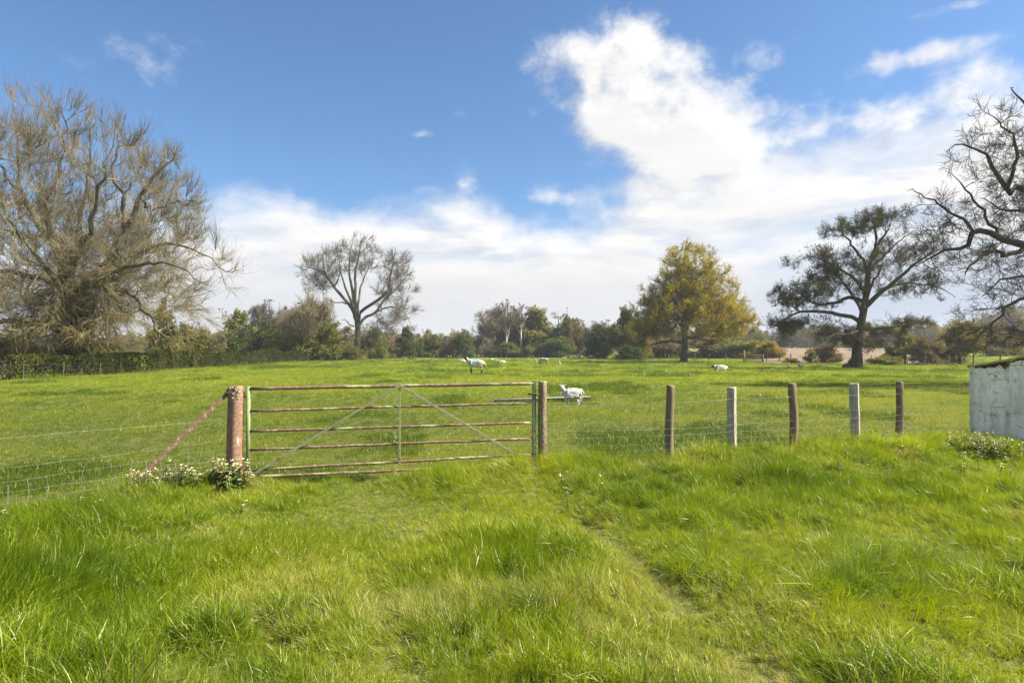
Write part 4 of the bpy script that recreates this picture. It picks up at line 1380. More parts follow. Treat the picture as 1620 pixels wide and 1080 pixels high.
def lesser_trees():
    L = lesser
    B, K = M['bark_dark'], M['bark_grey']
    # behind the hedge, from the left edge inwards
    L('shrub', 0, -5, 527, 58, 62, M['leaf_brown'], B, 'bush', 'russet brown bush at the left edge behind the hedge', 'bush')
    L('shrub', 1, 62, 548, 52, 46, M['leaf_hedge'], B, 'bush', 'low dark bush under the left side of the huge bare tree', 'bush')
    L('shrub', 0, 165, 545, 56, 60, M['leaf_hedge'], B, 'bush', 'dark leafy scrub beside the ivied trunk of the huge bare tree', 'bush')
    L('tall', 1, 262, 478, 60, 24, M['leaf_olive'], B, 'ivied_stump', 'narrow dark ivy-covered stump under the drooping right branches of the huge tree', 'tree')
    L('shrub', 1, 285, 515, 64, 42, M['leaf_olive'], B, 'bush', 'rounded olive bush beside the narrow ivy-covered stump', 'bush')
    L('bare', 1, 318, 510, 72, 36, M['twig_brown'], B, 'thicket', 'tangled brown leafless thicket right of the olive bush', 'thicket')
    L('shrub', 0, 322, 545, 74, 40, M['leaf_lime'], B, 'bush', 'low yellow-green bush where the hedge turns away', 'bush')
    L('round', 0, 368, 492, 112, 40, M['leaf_lime'], B, 'leafy_tree', 'pale lime-green tree above the long hedge', 'tree')
    L('bare', 0, 425, 474, 118, 36, M['twig_grey'], K, 'bare_tree', 'small grey bare treetop rising behind the dark evergreen', 'tree')
    L('round', 1, 412, 503, 106, 38, M['leaf_dark'], B, 'evergreen_tree', 'dark evergreen between the lime tree and the russet budding tree', 'tree')
    L('shrub', 1, 470, 520, 100, 44, M['leaf_olive'], B, 'bush', 'olive bush at the foot of the russet budding tree', 'bush')
    L('bare', 1, 486, 455, 99, 48, M['twig_brown'], B, 'budding_tree', 'tall russet budding tree with bare twiggy top beside the upswept bare tree', 'tree')
    L('round', 0, 492, 482, 101, 46, M['leaf_olive'], B, 'budding_tree', 'wide olive tree in new leaf just in front of the russet twiggy top', 'tree')
    L('shrub', 0, 538, 518, 112, 32, M['leaf_brown'], B, 'bush', 'reddish brown bush left of the upswept bare tree trunk', 'bush')
    L('round', 1, 585, 514, 132, 27, M['leaf_lime'], B, 'leafy_tree', 'bright green small tree just right of the upswept bare tree trunk', 'tree')
    L('shrub', 1, 545, 545, 108, 24, M['leaf_olive'], B, 'bush', 'low olive bush in front of the upswept bare tree trunk', 'bush')
    L('shrub', 1, 616, 526, 140, 26, M['leaf_brown'], B, 'bush', 'brown bush between the bright green tree and the round dark tree', 'bush')
    L('round', 0, 648, 517, 126, 22, M['leaf_green'], B, 'leafy_tree', 'small round dark green tree alone on its own short trunk', 'tree')
    L('shrub', 0, 684, 530, 150, 28, M['leaf_olive'], B, 'bush', 'olive bush just right of the small round dark tree', 'bush')
    L('shrub', 1, 712, 534, 150, 20, M['leaf_brown'], B, 'bush', 'brownish bush left of the deep green bush', 'bush')
    L('round', 1, 731, 522, 146, 19, M['leaf_green'], B, 'leafy_tree', 'deep green rounded bushy tree left of the pinkish thicket', 'tree')
    L('birch', 0, 754, 528, 165, 12, M['twig_brown'], K, 'thicket', 'pinkish leafless thicket left of the grey-brown copse', 'thicket')
    # copse in the middle
    L('bare', 0, 788, 480, 160, 40, M['twig_brown'], B, 'bare_tree', 'wide grey-brown leafless tree at the left end of the middle copse', 'tree')
    L('bare', 1, 816, 484, 164, 38, M['twig_brown'], B, 'bare_tree', 'grey-brown leafless tree behind the two pale birches', 'tree')
    L('birch', 0, 801, 474, 150, 20, M['twig_grey'], M['bark_birch'], 'birch_tree', 'bare birch with a leaning pale trunk in the middle copse', 'tree', rz=1.0)
    L('birch', 1, 824, 480, 152, 13, M['twig_grey'], M['bark_birch'], 'birch_tree', 'slimmer straight pale birch right of the leaning one', 'tree')
    L('round', 0, 848, 488, 158, 46, M['leaf_olive'], B, 'budding_tree', 'tall olive-brown tree at the top of the middle copse', 'tree')
    L('round', 1, 884, 497, 156, 44, M['leaf_olive'], B, 'budding_tree', 'olive-brown tree on the right shoulder of the middle copse', 'tree')
    L('tall', 0, 898, 497, 150, 10, M['leaf_brown'], B, 'budding_tree', 'thin scraggy brown treetop poking out of the middle copse', 'tree')
    L('round', 0, 912, 516, 154, 18, M['leaf_gold'], B, 'leafy_tree', 'yellowish tree at the right end of the middle copse', 'tree', rz=2.2)
    L('shrub', 0, 795, 540, 152, 34, M['leaf_olive'], B, 'bush', 'olive undergrowth bush round the birch trunks', 'bush')
    L('round', 1, 839, 543, 148, 11, M['leaf_lime'], B, 'bush', 'small bright green round bush right of the birch trunks', 'bush')
    L('shrub', 1, 880, 526, 150, 30, M['leaf_green'], B, 'bush', 'green bush low in front of the middle copse', 'bush')
    # right-hand clump before the oak
    L('bare', 0, 940, 508, 140, 22, M['twig_grey'], B, 'bare_tree', 'small grey leafless tree at the left end of the clump by the golden oak', 'tree')
    L('round', 1, 958, 508, 128, 30, M['leaf_dark'], B, 'evergreen_tree', 'dark green tree in the clump left of the golden oak', 'tree')
    L('round', 0, 990, 488, 122, 30, M['leaf_olive'], B, 'budding_tree', 'taller olive tree behind the dark one, left of the golden oak', 'tree', rz=.7)
    L('round', 1, 1012, 496, 116, 26, M['leaf_gold'], B, 'leafy_tree', 'yellow-olive tree touching the left side of the golden oak', 'tree', rz=2.9)
    L('shrub', 0, 992, 546, 108, 26, M['leaf_dark'], B, 'bush', 'very dark bush at the foot of the clump left of the golden oak', 'bush')
    # beyond the oak
    L('shrub', 1, 1050, 538, 128, 34, M['leaf_brown'], B, 'bush', 'brownish bush seen left of the golden oak trunk', 'bush')
    L('shrub', 0, 1112, 532, 124, 40, M['leaf_brown'], B, 'bush', 'tan bush seen right of the golden oak trunk', 'bush')
    L('shrub', 1, 1158, 534, 122, 40, M['leaf_lime'], B, 'bush', 'pale green bush between the golden oak and the far gate', 'bush')
    L('shrub', 0, 1204, 538, 116, 34, M['leaf_gold'], B, 'bush', 'yellow-green bush behind the far rusty gate', 'bush', rz=1.3)
    L('tall', 0, 1236, 530, 170, 18, M['leaf_dark'], B, 'evergreen_tree', 'dark tree at the left end of the ploughed field', 'tree')
    # along the right-hand fence
    L('round', 1, 1302, 540, 82, 26, M['leaf_brown'], B, 'small_tree', 'small brown tree by the ploughed field left of the dark broad tree', 'tree', rz=.5)
    L('tall', 1, 1283, 552, 80, 11, M['leaf_olive'], B, 'bush', 'small olive bush beside the small brown tree', 'bush')
    L('round', 0, 1432, 520, 78, 30, M['leaf_olive'], B, 'small_tree', 'small olive tree right of the dark broad tree', 'tree', rz=3.9)
    L('round', 1, 1466, 528, 76, 24, M['leaf_brown'], B, 'small_tree', 'small brown tree between the olive and the yellow ones', 'tree', rz=4.9)
    L('tall', 0, 1518, 510, 78, 34, M['leaf_gold'], B, 'small_tree', 'yellow-green tree near the left corner of the white block wall', 'tree', rz=2.0)
    L('round', 0, 1560, 512, 150, 40, M['leaf_olive'], B, 'budding_tree', 'dark olive tree on the rise beyond the white block wall', 'tree', rz=5.1)
    L('round', 1, 1612, 498, 145, 44, M['leaf_brown'], B, 'budding_tree', 'russet tree above the white block wall at the right edge', 'tree', rz=1.9)
    L('shrub', 0, 1590, 528, 120, 28, M['leaf_gold'], B, 'bush', 'pale yellowish scrub just above the white wall', 'bush')
    L('shrub', 1, 1398, 562, 73, 26, M['leaf_olive'], B, 'bush', 'low olive bush in the fence line just right of the dark broad tree trunk', 'bush')
    L('shrub', 0, 1250, 566, 80, 15, M['leaf_olive'], B, 'bush', 'low weedy bush in front of the left part of the ploughed field', 'bush')
    L('shrub', 1, 1496, 548, 84, 30, M['leaf_lime'], B, 'bush', 'low light green bush behind the fence near the white block wall', 'bush')


lesser_trees()


def far_wood():
    """the far belt of woodland that closes the view: one mass"""
    g = np.random.default_rng(77)
    keys = [('round', 0), ('round', 1), ('shrub', 0), ('shrub', 1), ('bare', 0), ('tall', 1)]
    mats = [M['leaf_olive'], M['leaf_gold'], M['leaf_brown'], M['leaf_lime'], M['twig_brown'], M['leaf_green']]
    coll = []
    for (k, v), mt in zip(keys, mats):
        me = SHAPES[k][v][1].copy()
        me.materials.clear()
        coll.append((me, mt))
    P, sc, pk, rot = [], [], [], []
    for row, (D0, step, h) in enumerate([(212, 3.4, 6.6), (240, 4.2, 8.2), (280, 5.5, 10.5)]):
        for x in np.arange(-1.0 * D0, 1.0 * D0, step):
            xx = x + g.normal(0, 1.8)
            yy = D0 + g.normal(0, 6) + .0004 * xx * xx
            if row == 0 and .40 < xx / yy < .66:
                continue
            P.append((xx, yy, hz(xx, yy) - .2))
            f = 1 + .35 * sstep(np.array(xx / yy), .55, .8)
            sc.append(h / 10 * g.uniform(.7, 1.25) * float(f))
            pk.append(g.integers(0, 6))
            rot.append((0, 0, g.uniform(0, 6.28)))
    protos = []
    n = len(P)
    o = scatter('far_woodland', [], M['leaf_olive'], np.array(P), np.array(rot), np.array(sc), np.array(pk), np.zeros(n), np.zeros(n), 'far belt of mixed spring woodland along the horizon')
    cl = bpy.data.collections['far_woodland_tufts']
    for i, (me, mt) in enumerate(coll):
        me.materials.append(mt)
        cl.objects.link(bpy.data.objects.new('far_woodland_tree_%02d' % i, me))


far_wood()

# ------------------------------------------------------------------ hedge at the left
def hedge(path, w, label, seed, leafn, top_fn):
    g = np.random.default_rng(seed)
    path = np.array(path)
    sl = np.linalg.norm(np.diff(path, axis=0), axis=1)
    cum = np.concatenate([[0], np.cumsum(sl)])
    s = g.uniform(0, cum[-1], leafn)
    x, y = np.interp(s, cum, path[:, 0]), np.interp(s, cum, path[:, 1])
    hgt = np.interp(s, cum, top_fn) * (.62 + .72 * fbm(s / 2.0, s * 0, seed, 4))
    tang = (path[-1] - path[0]) / np.linalg.norm(path[-1] - path[0])
    nx, ny = -tang[1], tang[0]
    side = g.random(leafn)
    off = np.where(side < .45, -1, np.where(side < .6, 1, g.uniform(-1, 1, leafn))) * w * .5 * g.uniform(.75, 1.12, leafn)
    zz = np.where(side < .6, g.random(leafn) ** .8, 1 - .12 * g.random(leafn)) * hgt
    off = off + .25 * (fbm(s / 1.1, zz / .6, seed + 9, 3) - .5)
    pts = np.stack([x + nx * off, y + ny * off, height(x, y, False) + zz], 1)
    f = fbm(s / .8, zz / .5 + off, seed + 4, 3)
    pts = pts[f > .34 + .1 * g.random(leafn)]
    base = Vector((path[0][0], path[0][1], 0))
    root = empty('hedge', base, label, 'hedge')
    v, q = leaf_quads(g, pts - np.array(base), .13)
    link('foliage', mesh_np('foliage', v, q, smooth=False), M['leaf_hedge'], root)
    # stems inside
    n = int(cum[-1] * 5)
    s = g.uniform(0, cum[-1], n)
    x, y = np.interp(s, cum, path[:, 0]), np.interp(s, cum, path[:, 1])
    st = np.stack([x + g.normal(0, w * .22, n), y + g.normal(0, w * .22, n), height(x, y, False) - .05], 1) - np.array(base)
    di = norm(np.stack([g.normal(0, .35, n), g.normal(0, .35, n), np.ones(n)], 1))
    P, Rr = grow(g, st, di, np.interp(s, cum, top_fn) * g.uniform(.6, .95, n), g.uniform(.015, .05, n), 5, .15, (0, 0, .2), .4)
    a = spawn(g, P, Rr, 5, .2, 1, .8, .3, .2, .6, .6, .007, .2)
    P2, R2 = grow(g, *a[:3], a[3], 4, .2, (0, 0, .2), .5)
    v, q = tubes([(P, Rr, 5), (P2, R2, 3)])
    link('stem', mesh_np('stem', v, q), M['twig_dark'], root)
    return root


hp = [(-.93 * 30, 30), (-.82 * 34.5, 34.5), (-.66 * 43, 43), (-.49 * 64, 64), (-.38 * 86, 86), (-.315 * 104, 104), (-.245 * 122, 122)]
hedge(hp, 1.5, 'long clipped dark hedge running back along the left side of the pasture', 61, 60000, [1.15, 1.2, 1.3, 1.5, 1.7, 1.6, 1.3])

# ------------------------------------------------------------------ fences
def tube_obj(name, pts, rad, mat, parent, K=8, cap=True):
    pts = np.array(pts, float)
    S = len(pts)
    rad = np.full(S, rad) if np.isscalar(rad) else np.array(rad, float)
    v, q = tubes([(pts[None], rad[None], K)])
    bm = bmesh.new()
    vs_ = [bm.verts.new(p) for p in v]
    for f in q:
        bm.faces.new([vs_[i] for i in f])
    if cap:
        bm.faces.new(vs_[:K])
        bm.faces.new(vs_[-K:][::-1])
    bmesh.ops.recalc_face_normals(bm, faces=bm.faces)
    me = bpy.data.meshes.new(name)
    bm.to_mesh(me)
    bm.free()
    for p in me.polygons:
        p.use_smooth = len(p.vertices) == 4 and K > 5
    return link(name, me, mat, parent)


def round_post(rng, h, r, wob=.012, K=14, bury=.35, chamfer=True):
    """hewn round post with an uneven outline and worn top: bmesh"""
    S = 12
    V, Q = [], []
    zs = np.concatenate([np.linspace(-bury, h - .015, S - 1), [h]])
    lob = [rng.uniform(-1, 1) for _ in range(K)]
    ln = [(rng.uniform(-wob, wob), rng.uniform(-wob, wob)) for _ in range(4)]
    for i, z in enumerate(zs):
        t = (z + bury) / (h + bury)
        cx = sum(l[0] * math.sin(t * (k + 1) * 2) for k, l in enumerate(ln))
        cy = sum(l[1] * math.sin(t * (k + 1) * 2) for k, l in enumerate(ln))
        rr = r * (1.05 - .1 * t) * (.86 if i == S - 1 else 1)
        for k in range(K):
            a = 2 * math.pi * k / K
            q = rr * (1 + .05 * lob[k] + .03 * rng.uniform(-1, 1))
            V.append((cx + math.cos(a) * q, cy + math.sin(a) * q, z + (.012 * lob[(k * 3) % K] if i >= S - 2 else 0)))
    bm = bmesh.new()
    vv = [bm.verts.new(p) for p in V]
    for i in range(S - 1):
        for k in range(K):
            bm.faces.new((vv[i * K + k], vv[i * K + (k + 1) % K], vv[(i + 1) * K + (k + 1) % K], vv[(i + 1) * K + k]))
    c = bm.verts.new((sum(v.co.x for v in vv[-K:]) / K, sum(v.co.y for v in vv[-K:]) / K, h + .004))
    for k in range(K):
        bm.faces.new((vv[-K + k], vv[-K + (k + 1) % K], c))
    me = bpy.data.meshes.new('post')
    bm.to_mesh(me)
    bm.free()
    for p in me.polygons:
        p.use_smooth = True
    return me


def square_post(rng, h, w, bury=.35):
    bm = bmesh.new()
    S = 9
    rows = []
    for i in range(S):
        z = -bury + (h + bury) * i / (S - 1)
        dx, dy = rng.uniform(-.004, .004), rng.uniform(-.004, .004)
        rows.append([bm.verts.new((dx + sx * w / 2, dy + sy * w * .42, z + (rng.uniform(-.01, .01) if i == S - 1 else 0))) for sx, sy in ((-1, -1), (1, -1), (1, 1), (-1, 1))])
    for a, b in zip(rows[:-1], rows[1:]):
        for k in range(4):
            bm.faces.new((a[k], a[(k + 1) % 4], b[(k + 1) % 4], b[k]))
    bm.faces.new(rows[-1])
    bmesh.ops.bevel(bm, geom=[e for e in bm.edges if e.calc_length() > .05], offset=.006, segments=2, affect='EDGES')
    me = bpy.data.meshes.new('post')
    bm.to_mesh(me)
    bm.free()
    return me


def barbed(a, b, sag, n=24):
    a, b = np.array(a, float), np.array(b, float)
    t = np.linspace(0, 1, n)[:, None]
    p = a + (b - a) * t
    p[:, 2] -= sag * 4 * (t[:, 0] * (1 - t[:, 0]))
    return p


def polywire(pts, sag, rng, per=10):
    out = []
    for a, b in zip(pts[:-1], pts[1:]):
        q = barbed(a, b, sag * rng.uniform(.3, 1.4), per)
        out.append(q if not out else q[1:])
    p = np.vstack(out)
    return p


def fence_right():
    rng = random.Random(3)
    root = empty('wire_fence', (2.1, 8.4, hz(2.1, 8.4)), 'stock fence of five weathered posts and wire between the gate and the white block wall', 'fence')
    bx, by, bz = root.location
    info = [(2.10, 8.40, 1.19, .058, 'r', (.012, 0), 'wood_brown'), (3.13, 8.90, 1.135, .052, 's', (-.01, .01), 'wood_grey'), (4.16, 9.30, 1.17, .060, 'r', (0, .012), 'wood_brown'),
            (5.37, 9.80, 1.145, .062, 's', (-.02, 0), 'wood_grey'), (6.30, 10.2, 1.15, .058, 'r', (.01, .01), 'wood_brown')]
    tops = []
    for x, y, zt, r, kind, tl, mt in info:
        zb = hz(x, y)
        me = round_post(rng, zt - zb, r) if kind == 'r' else square_post(rng, zt - zb, r * 2)
        o = link('post', me, M[mt], root, (x - bx, y - by, zb - bz))
        o.rotation_euler = (tl[1], tl[0], rng.uniform(-.15, .15) if kind == 'r' else (-.74 if x < 4 else -.68))
        tag(o, 'round brown post' if kind == 'r' else 'square grey post')
        tops.append((x, y - r - .006))
    line = [(.40, 8.19)] + tops + [(7.86, 10.62)]
    for z, rad in ((1.07, .0014), (.95, .0020), (.72, .0015), (.60, .0018), (.50, .0016), (.41, .0013), (.32, .0013)):
        pts = [(x - bx, y - by, z - bz + rng.uniform(-.012, .012) + (.02 if i else 0)) for i, (x, y) in enumerate(line)]
        tube_obj('wire', polywire(pts, .010, rng), rad, M['wire'], root, 5, False)
    # upright stays of the netting
    ch = []
    for (ax, ay), (cx, cy) in zip(line[:-1], line[1:]):
        d = math.hypot(cx - ax, cy - ay)
        for k in range(1, int(d / .155)):
            t = k * .155 / d
            x, y = ax + (cx - ax) * t, ay + (cy - ay) * t
            p = np.array([(x - bx + rng.uniform(-.006, .006), y - by, z - bz) for z in (.30, .44, .58, .75)])
            ch.append((p[None], np.full((1, 4), .0008), 4))
    v, q = tubes(ch)
    link('netting', mesh_np('netting', v, q), M['wire'], root)


def fence_left():
    rng = random.Random(9)
    root = empty('wire_fence', (-4.4, 6.2, hz(-4.4, 6.2)), 'slack wire netting fence running from the left gatepost out past the left edge', 'fence')
    bx, by, bz = root.location
    A, B = (-3.50, 7.66), (-5.75, 4.1)
    f = lambda t, z: (A[0] + (B[0] - A[0]) * t - bx, A[1] + (B[1] - A[1]) * t - by, z - bz)
    ts = [0, .12, .25, .4, .55, .7, .85, 1]
    top = [f(t, z) for t, z in zip(ts, (.83, .82, .83, .845, .85, .88, .92, .95))]
    wp = polywire(top, .006, rng)
    ch = [(wp[None], np.full((1, len(wp)), .0014), 5)]
    for s in np.linspace(0.02, .98, 34):                                      # barbs
        x, y, z = f(s, float(np.interp(s, ts, (.83, .82, .83, .845, .85, .88, .92, .95))))
        for k in range(2):
            d = np.array([rng.uniform(-1, 1), rng.uniform(-1, 1), rng.uniform(-1, 1)])
            d = d / np.linalg.norm(d) * .016
            p = np.array([np.array((x, y, z)) - d, np.array((x, y, z)) + d])
            ch.append((p[None], np.full((1, 2), .0011), 4))
    v, q = tubes(ch)
    tag(link('wire', mesh_np('wire', v, q), M['wire'], root), 'barbed top wire')
    tube_obj('wire', polywire([f(t, z - .22) for t, z in zip(ts, (.80, .78, .78, .79, .8, .82, .85, .88))], .008, rng), .0010, M['wire'], root, 5, False)
    for z0 in (.46, .34, .23, .13):
        tube_obj('wire', polywire([f(t, z0 + rng.uniform(-.02, .02)) for t in ts], .012, rng), .0009, M['wire'], root, 5, False)
    ch = []
    for k in range(1, 27):
        t = k / 27
        b = rng.uniform(-.02, .02)
        hh = rng.uniform(.40, .50)
        p = np.array([f(t + b * .3, .02), f(t + b * .6, hh * .35), f(t - b * .4, hh * .7), f(t + b * .2, hh)])
        ch.append((p[None], np.full((1, 4), rng.choice((.0010, .0016, .0026))), 4))
    v, q = tubes(ch)
    link('netting', mesh_np('netting', v, q), M['wire'], root)


fence_right()
fence_left()


def far_fence(pts, spacing, h, r, label, seed, mats, wires=(.9, .6)):
    rng = random.Random(seed)
    pts = np.array(pts, float)
    sl = np.linalg.norm(np.diff(pts, axis=0), axis=1)
    cum = np.concatenate([[0], np.cumsum(sl)])
    n = int(cum[-1] / spacing) + 1
    root = empty('post_fence', (pts[0][0], pts[0][1], hz(*pts[0])), label, 'fence')
    bx, by, bz = root.location
    me0 = [round_post(rng, 1.0, r, .01, 8), round_post(rng, 1.0, r * .85, .015, 8)]
    tops = []
    for me, mt in zip(me0, mats):
        me.materials.append(M[mt])
    for i in range(n):
        s = i * spacing + rng.uniform(-.3, .3)
        x, y = float(np.interp(s, cum, pts[:, 0])), float(np.interp(s, cum, pts[:, 1]))
        zb = hz(x, y)
        o = link('post', me0[rng.random() < .4], None, root, (x - bx, y - by, zb - bz))
        o.scale = (1, 1, h * rng.uniform(.85, 1.12))
        o.rotation_euler = (rng.uniform(-.04, .04), rng.uniform(-.05, .05), 0)
        tops.append((x, y, zb))
    for wz in wires:
        tube_obj('wire', [(x - bx, y - by, z + wz * h - bz) for x, y, z in tops], .004, M['wood_dark'], root, 4, False)
    return root


far_fence([(-24, 118), (-8, 149), (14, 152), (24, 124), (29, 101), (33, 95)], 3.0, 1.2, .07, 'long line of thin dark posts closing the far end of the pasture', 71, ('wood_dark', 'wood_brown'))
far_fence([(37.4, 92), (41, 84), (48, 74), (53, 68), (58, 66), (64, 64)], 2.2, 1.25, .07, 'line of fence posts in front of the ploughed field beyond the dark broad tree', 72, ('wood_dark', 'wood_brown'))
far_fence([(-.90 * 29, 29.0), (-.82 * 33.5, 33.5), (-.66 * 41.5, 41.5), (-.52 * 57, 57)], 3.2, .85, .04, 'thin dark stakes with a top wire along the front of the dark hedge', 73, ('wood_dark', 'wood_dark'), (.95, .5))


# ------------------------------------------------------------------ gate posts and gate
GL, GR = Vector((-3.40, 7.70, 0)), Vector((.40, 8.25, 0))


def gate_posts():
    rng = random.Random(5)
    z0 = hz(GL.x, GL.y)
    root = empty('gatepost', (GL.x, GL.y, z0), 'thick rusty iron gatepost with lichen-crusted top and a slanting brace', 'gatepost')
    link('shaft', round_post(rng, 1.215 - z0, .093, .003, 24), M['post_rust'], root)
    # crust of lichen and dirt on the head
    g = np.random.default_rng(2)
    bm = bmesh.new()
    for k in range(60):
        a, zz = g.uniform(0, 6.28), 1.215 - z0 - abs(g.normal(0, .07))
        rr = .088
        if zz > 1.2 - z0:
            rr = g.uniform(0, .085)
        m_ = bmesh.ops.create_icosphere(bm, subdivisions=2, radius=g.uniform(.008, .021))
        for v in m_['verts']:
            v.co *= 1 + .3 * g.normal()
            v.co += Vector((math.cos(a) * rr, math.sin(a) * rr, zz))
    me = bpy.data.meshes.new('lichen')
    bm.to_mesh(me)
    bm.free()
    link('lichen', me, M['lichen'], root)
    # angle-iron brace down to the left, towards the viewer
    top, foot = Vector((-.085, -.04, 1.13 - z0)), Vector((-.98, -.72, -.03))
    d = (foot - top).normalized()
    s = d.cross(Vector((0, 0, 1))).normalized()
    u = s.cross(d).normalized()
    bm = bmesh.new()
    prof = [(-.025, -.025), (.025, -.025), (.025, -.019), (-.019, -.019), (-.019, .025), (-.025, .025)]
    ra = [bm.verts.new(top + s * a + u * b) for a, b in prof]
    rb = [bm.verts.new(foot + s * a + u * b) for a, b in prof]
    for k in range(6):
        bm.faces.new((ra[k], ra[(k + 1) % 6], rb[(k + 1) % 6], rb[k]))
    bm.faces.new(ra)
    bm.faces.new(rb[::-1])
    bmesh.ops.recalc_face_normals(bm, faces=bm.faces)
    me = bpy.data.meshes.new('brace')
    bm.to_mesh(me)
    bm.free()
    link('brace', me, M['brace'], root)
    z0 = hz(GR.x, GR.y)
    root = empty('gatepost', (GR.x, GR.y, z0), 'slimmer rust and green patched iron gatepost at the latch end of the gate', 'gatepost')
    link('shaft', round_post(rng, 1.25 - z0, .058, .003, 20), M['post_mixed'], root)
    # wire wrapped round its foot
    t = np.linspace(0, 1, 60)
    for zc, turns in ((.42, 1), (.52, 1), (.72, 1)):
        p = np.stack([np.cos(t * 6.283 * turns) * .066, np.sin(t * 6.283 * turns) * .066, zc - z0 + .02 * t], 1)
        tube_obj('wire_tie', p, .0022, M['wire'], root, 5, False)
    p = np.array([(.066, -.02, .52 - z0), (.10, -.04, .46 - z0), (.085, -.05, .38 - z0), (.05, -.06, .33 - z0)])
    tube_obj('wire_tie', resample(np.c_[p, np.zeros(4)], 14)[:, :3], .0022, M['wire'], root, 5, False)


def gate():
    A = Vector((GL.x + .14, GL.y + .02, 0))
    B = Vector((GR.x - .105, GR.y - .03, 0))
    L = (B - A).length
    root = empty('field_gate', (A.x, A.y, 0), 'six-rail tubular field gate with peeling green paint and rust', 'gate', None, math.atan2(B.y - A.y, B.x - A.x))
    rng = random.Random(8)

    def zat(t, zl, zr):
        return zl + (zr - zl) * t
    yl, yr = A.y, B.y
    pz = lambda py, y: CAM_Z - (py - HOR) / FPX * y
    rows = [(614.5, 606.5, .021), (650, 637, .016), (682, 668, .016), (711, 693, .016), (743, 718, .017), (752, 738, .019)]
    zz = []
    for k, (a, b, r) in enumerate(rows):
        za, zb = pz(a, yl), pz(b, yr)
        if k == 5:
            za, zb = pz(754, yl), pz(734, yr)
        zz.append((za, zb))
        n = 15
        t = np.linspace(0, 1, n)
        p = np.stack([t * L, np.array([rng.uniform(-.003, .003) for _ in t]), za + (zb - za) * t + np.array([rng.uniform(-.0035, .0035) for _ in t])], 1)
        p[0, 0] += .03
        p[-1, 0] -= .01
        tube_obj('rail', p, r, M['rail'], root, 12)
    zt, zb_ = zz[0], zz[5]
    # hanging stile, head stile, middle strap, diagonals
    tube_obj('hanging_stile', [(.012, 0, zb_[0] - .03), (.012, 0, zt[0] + .028)], .024, M['stile_hang'], root, 14)

    def bar(name, p, q, w, d, mat, off=0.0):
        p, q = Vector(p), Vector(q)
        dr = (q - p).normalized()
        s = Vector((0, 1, 0))
        u = s.cross(dr).normalized()
        bm = bmesh.new()
        ring = []
        for e in (p, q):
            ring.append([bm.verts.new(e + u * a * w / 2 + s * (b * d / 2 + off)) for a, b in ((-1, -1), (1, -1), (1, 1), (-1, 1))])
        for k in range(4):
            bm.faces.new((ring[0][k], ring[0][(k + 1) % 4], ring[1][(k + 1) % 4], ring[1][k]))
        bm.faces.new(ring[0])
        bm.faces.new(ring[1][::-1])
        bmesh.ops.recalc_face_normals(bm, faces=bm.faces)
        bmesh.ops.bevel(bm, geom=bm.edges[:], offset=.0018, segments=1, affect='EDGES')
        me = bpy.data.meshes.new(name)
        bm.to_mesh(me)
        bm.free()
        return link(name, me, mat, root)
    bar('head_stile', (L - .005, 0, zb_[1] - .04), (L - .005, 0, zt[1] + .03), .048, .04, M['stile'])
    xm = L * .515
    zc = lambda k, t: zz[k][0] + (zz[k][1] - zz[k][0]) * t
    bar('middle_strap', (xm, 0, zc(4, .515) - .03), (xm, 0, zc(0, .515) + .035), .026, .006, M['strap'], -.026)
    bar('diagonal_strap', (.11, 0, zc(5, .03) + .055), (xm - .015, 0, zc(0, .51) + .002), .028, .006, M['strap'], -.034)
    bar('diagonal_strap', (L - .22, 0, zc(4, .95) - .005), (xm + .015, 0, zc(0, .52) + .002), .028, .006, M['strap'], -.034)
    # latch loop
    tube_obj('latch', [(L - .09, -.03, zt[1] - .135), (L + .06, -.03, zt[1] - .135)], .011, M['wood_dark'], root, 8)
    tube_obj('hinge', [(-.10, 0, zt[0] - .10), (.04, 0, zt[0] - .10)], .012, M['brace'], root, 8)
    tube_obj('hinge', [(-.10, 0, zb_[0] + .22), (.04, 0, zb_[0] + .22)], .012, M['brace'], root, 8)


gate_posts()
gate()


def far_gate():
    D = 88.0
    x0, x1 = (1177 - 810) / FPX * D, (1207 - 810) / FPX * D
    z = hz(x0, D)
    root = empty('field_gate', (x0, D, z), 'distant rusty brown gate hung on a tall pale post at the far fence', 'gate')
    w = x1 - x0
    tube_obj('gatepost', [(0, 0, -.3), (0, 0, 1.75)], .13, M['wood_brown'], root, 8)
    tube_obj('gatepost', [(w, 0, -.3), (w, 0, 1.15)], .10, M['brace'], root, 8)
    for zz in (.22, .48, .74, 1.02):
        tube_obj('rail', [(.16, 0, zz), (w - .13, 0, zz)], .05, M['brace'], root, 8)
    for xx in (.2, w - .17):
        tube_obj('stile', [(xx, 0, .15), (xx, 0, 1.09)], .05, M['brace'], root, 8)


far_gate()

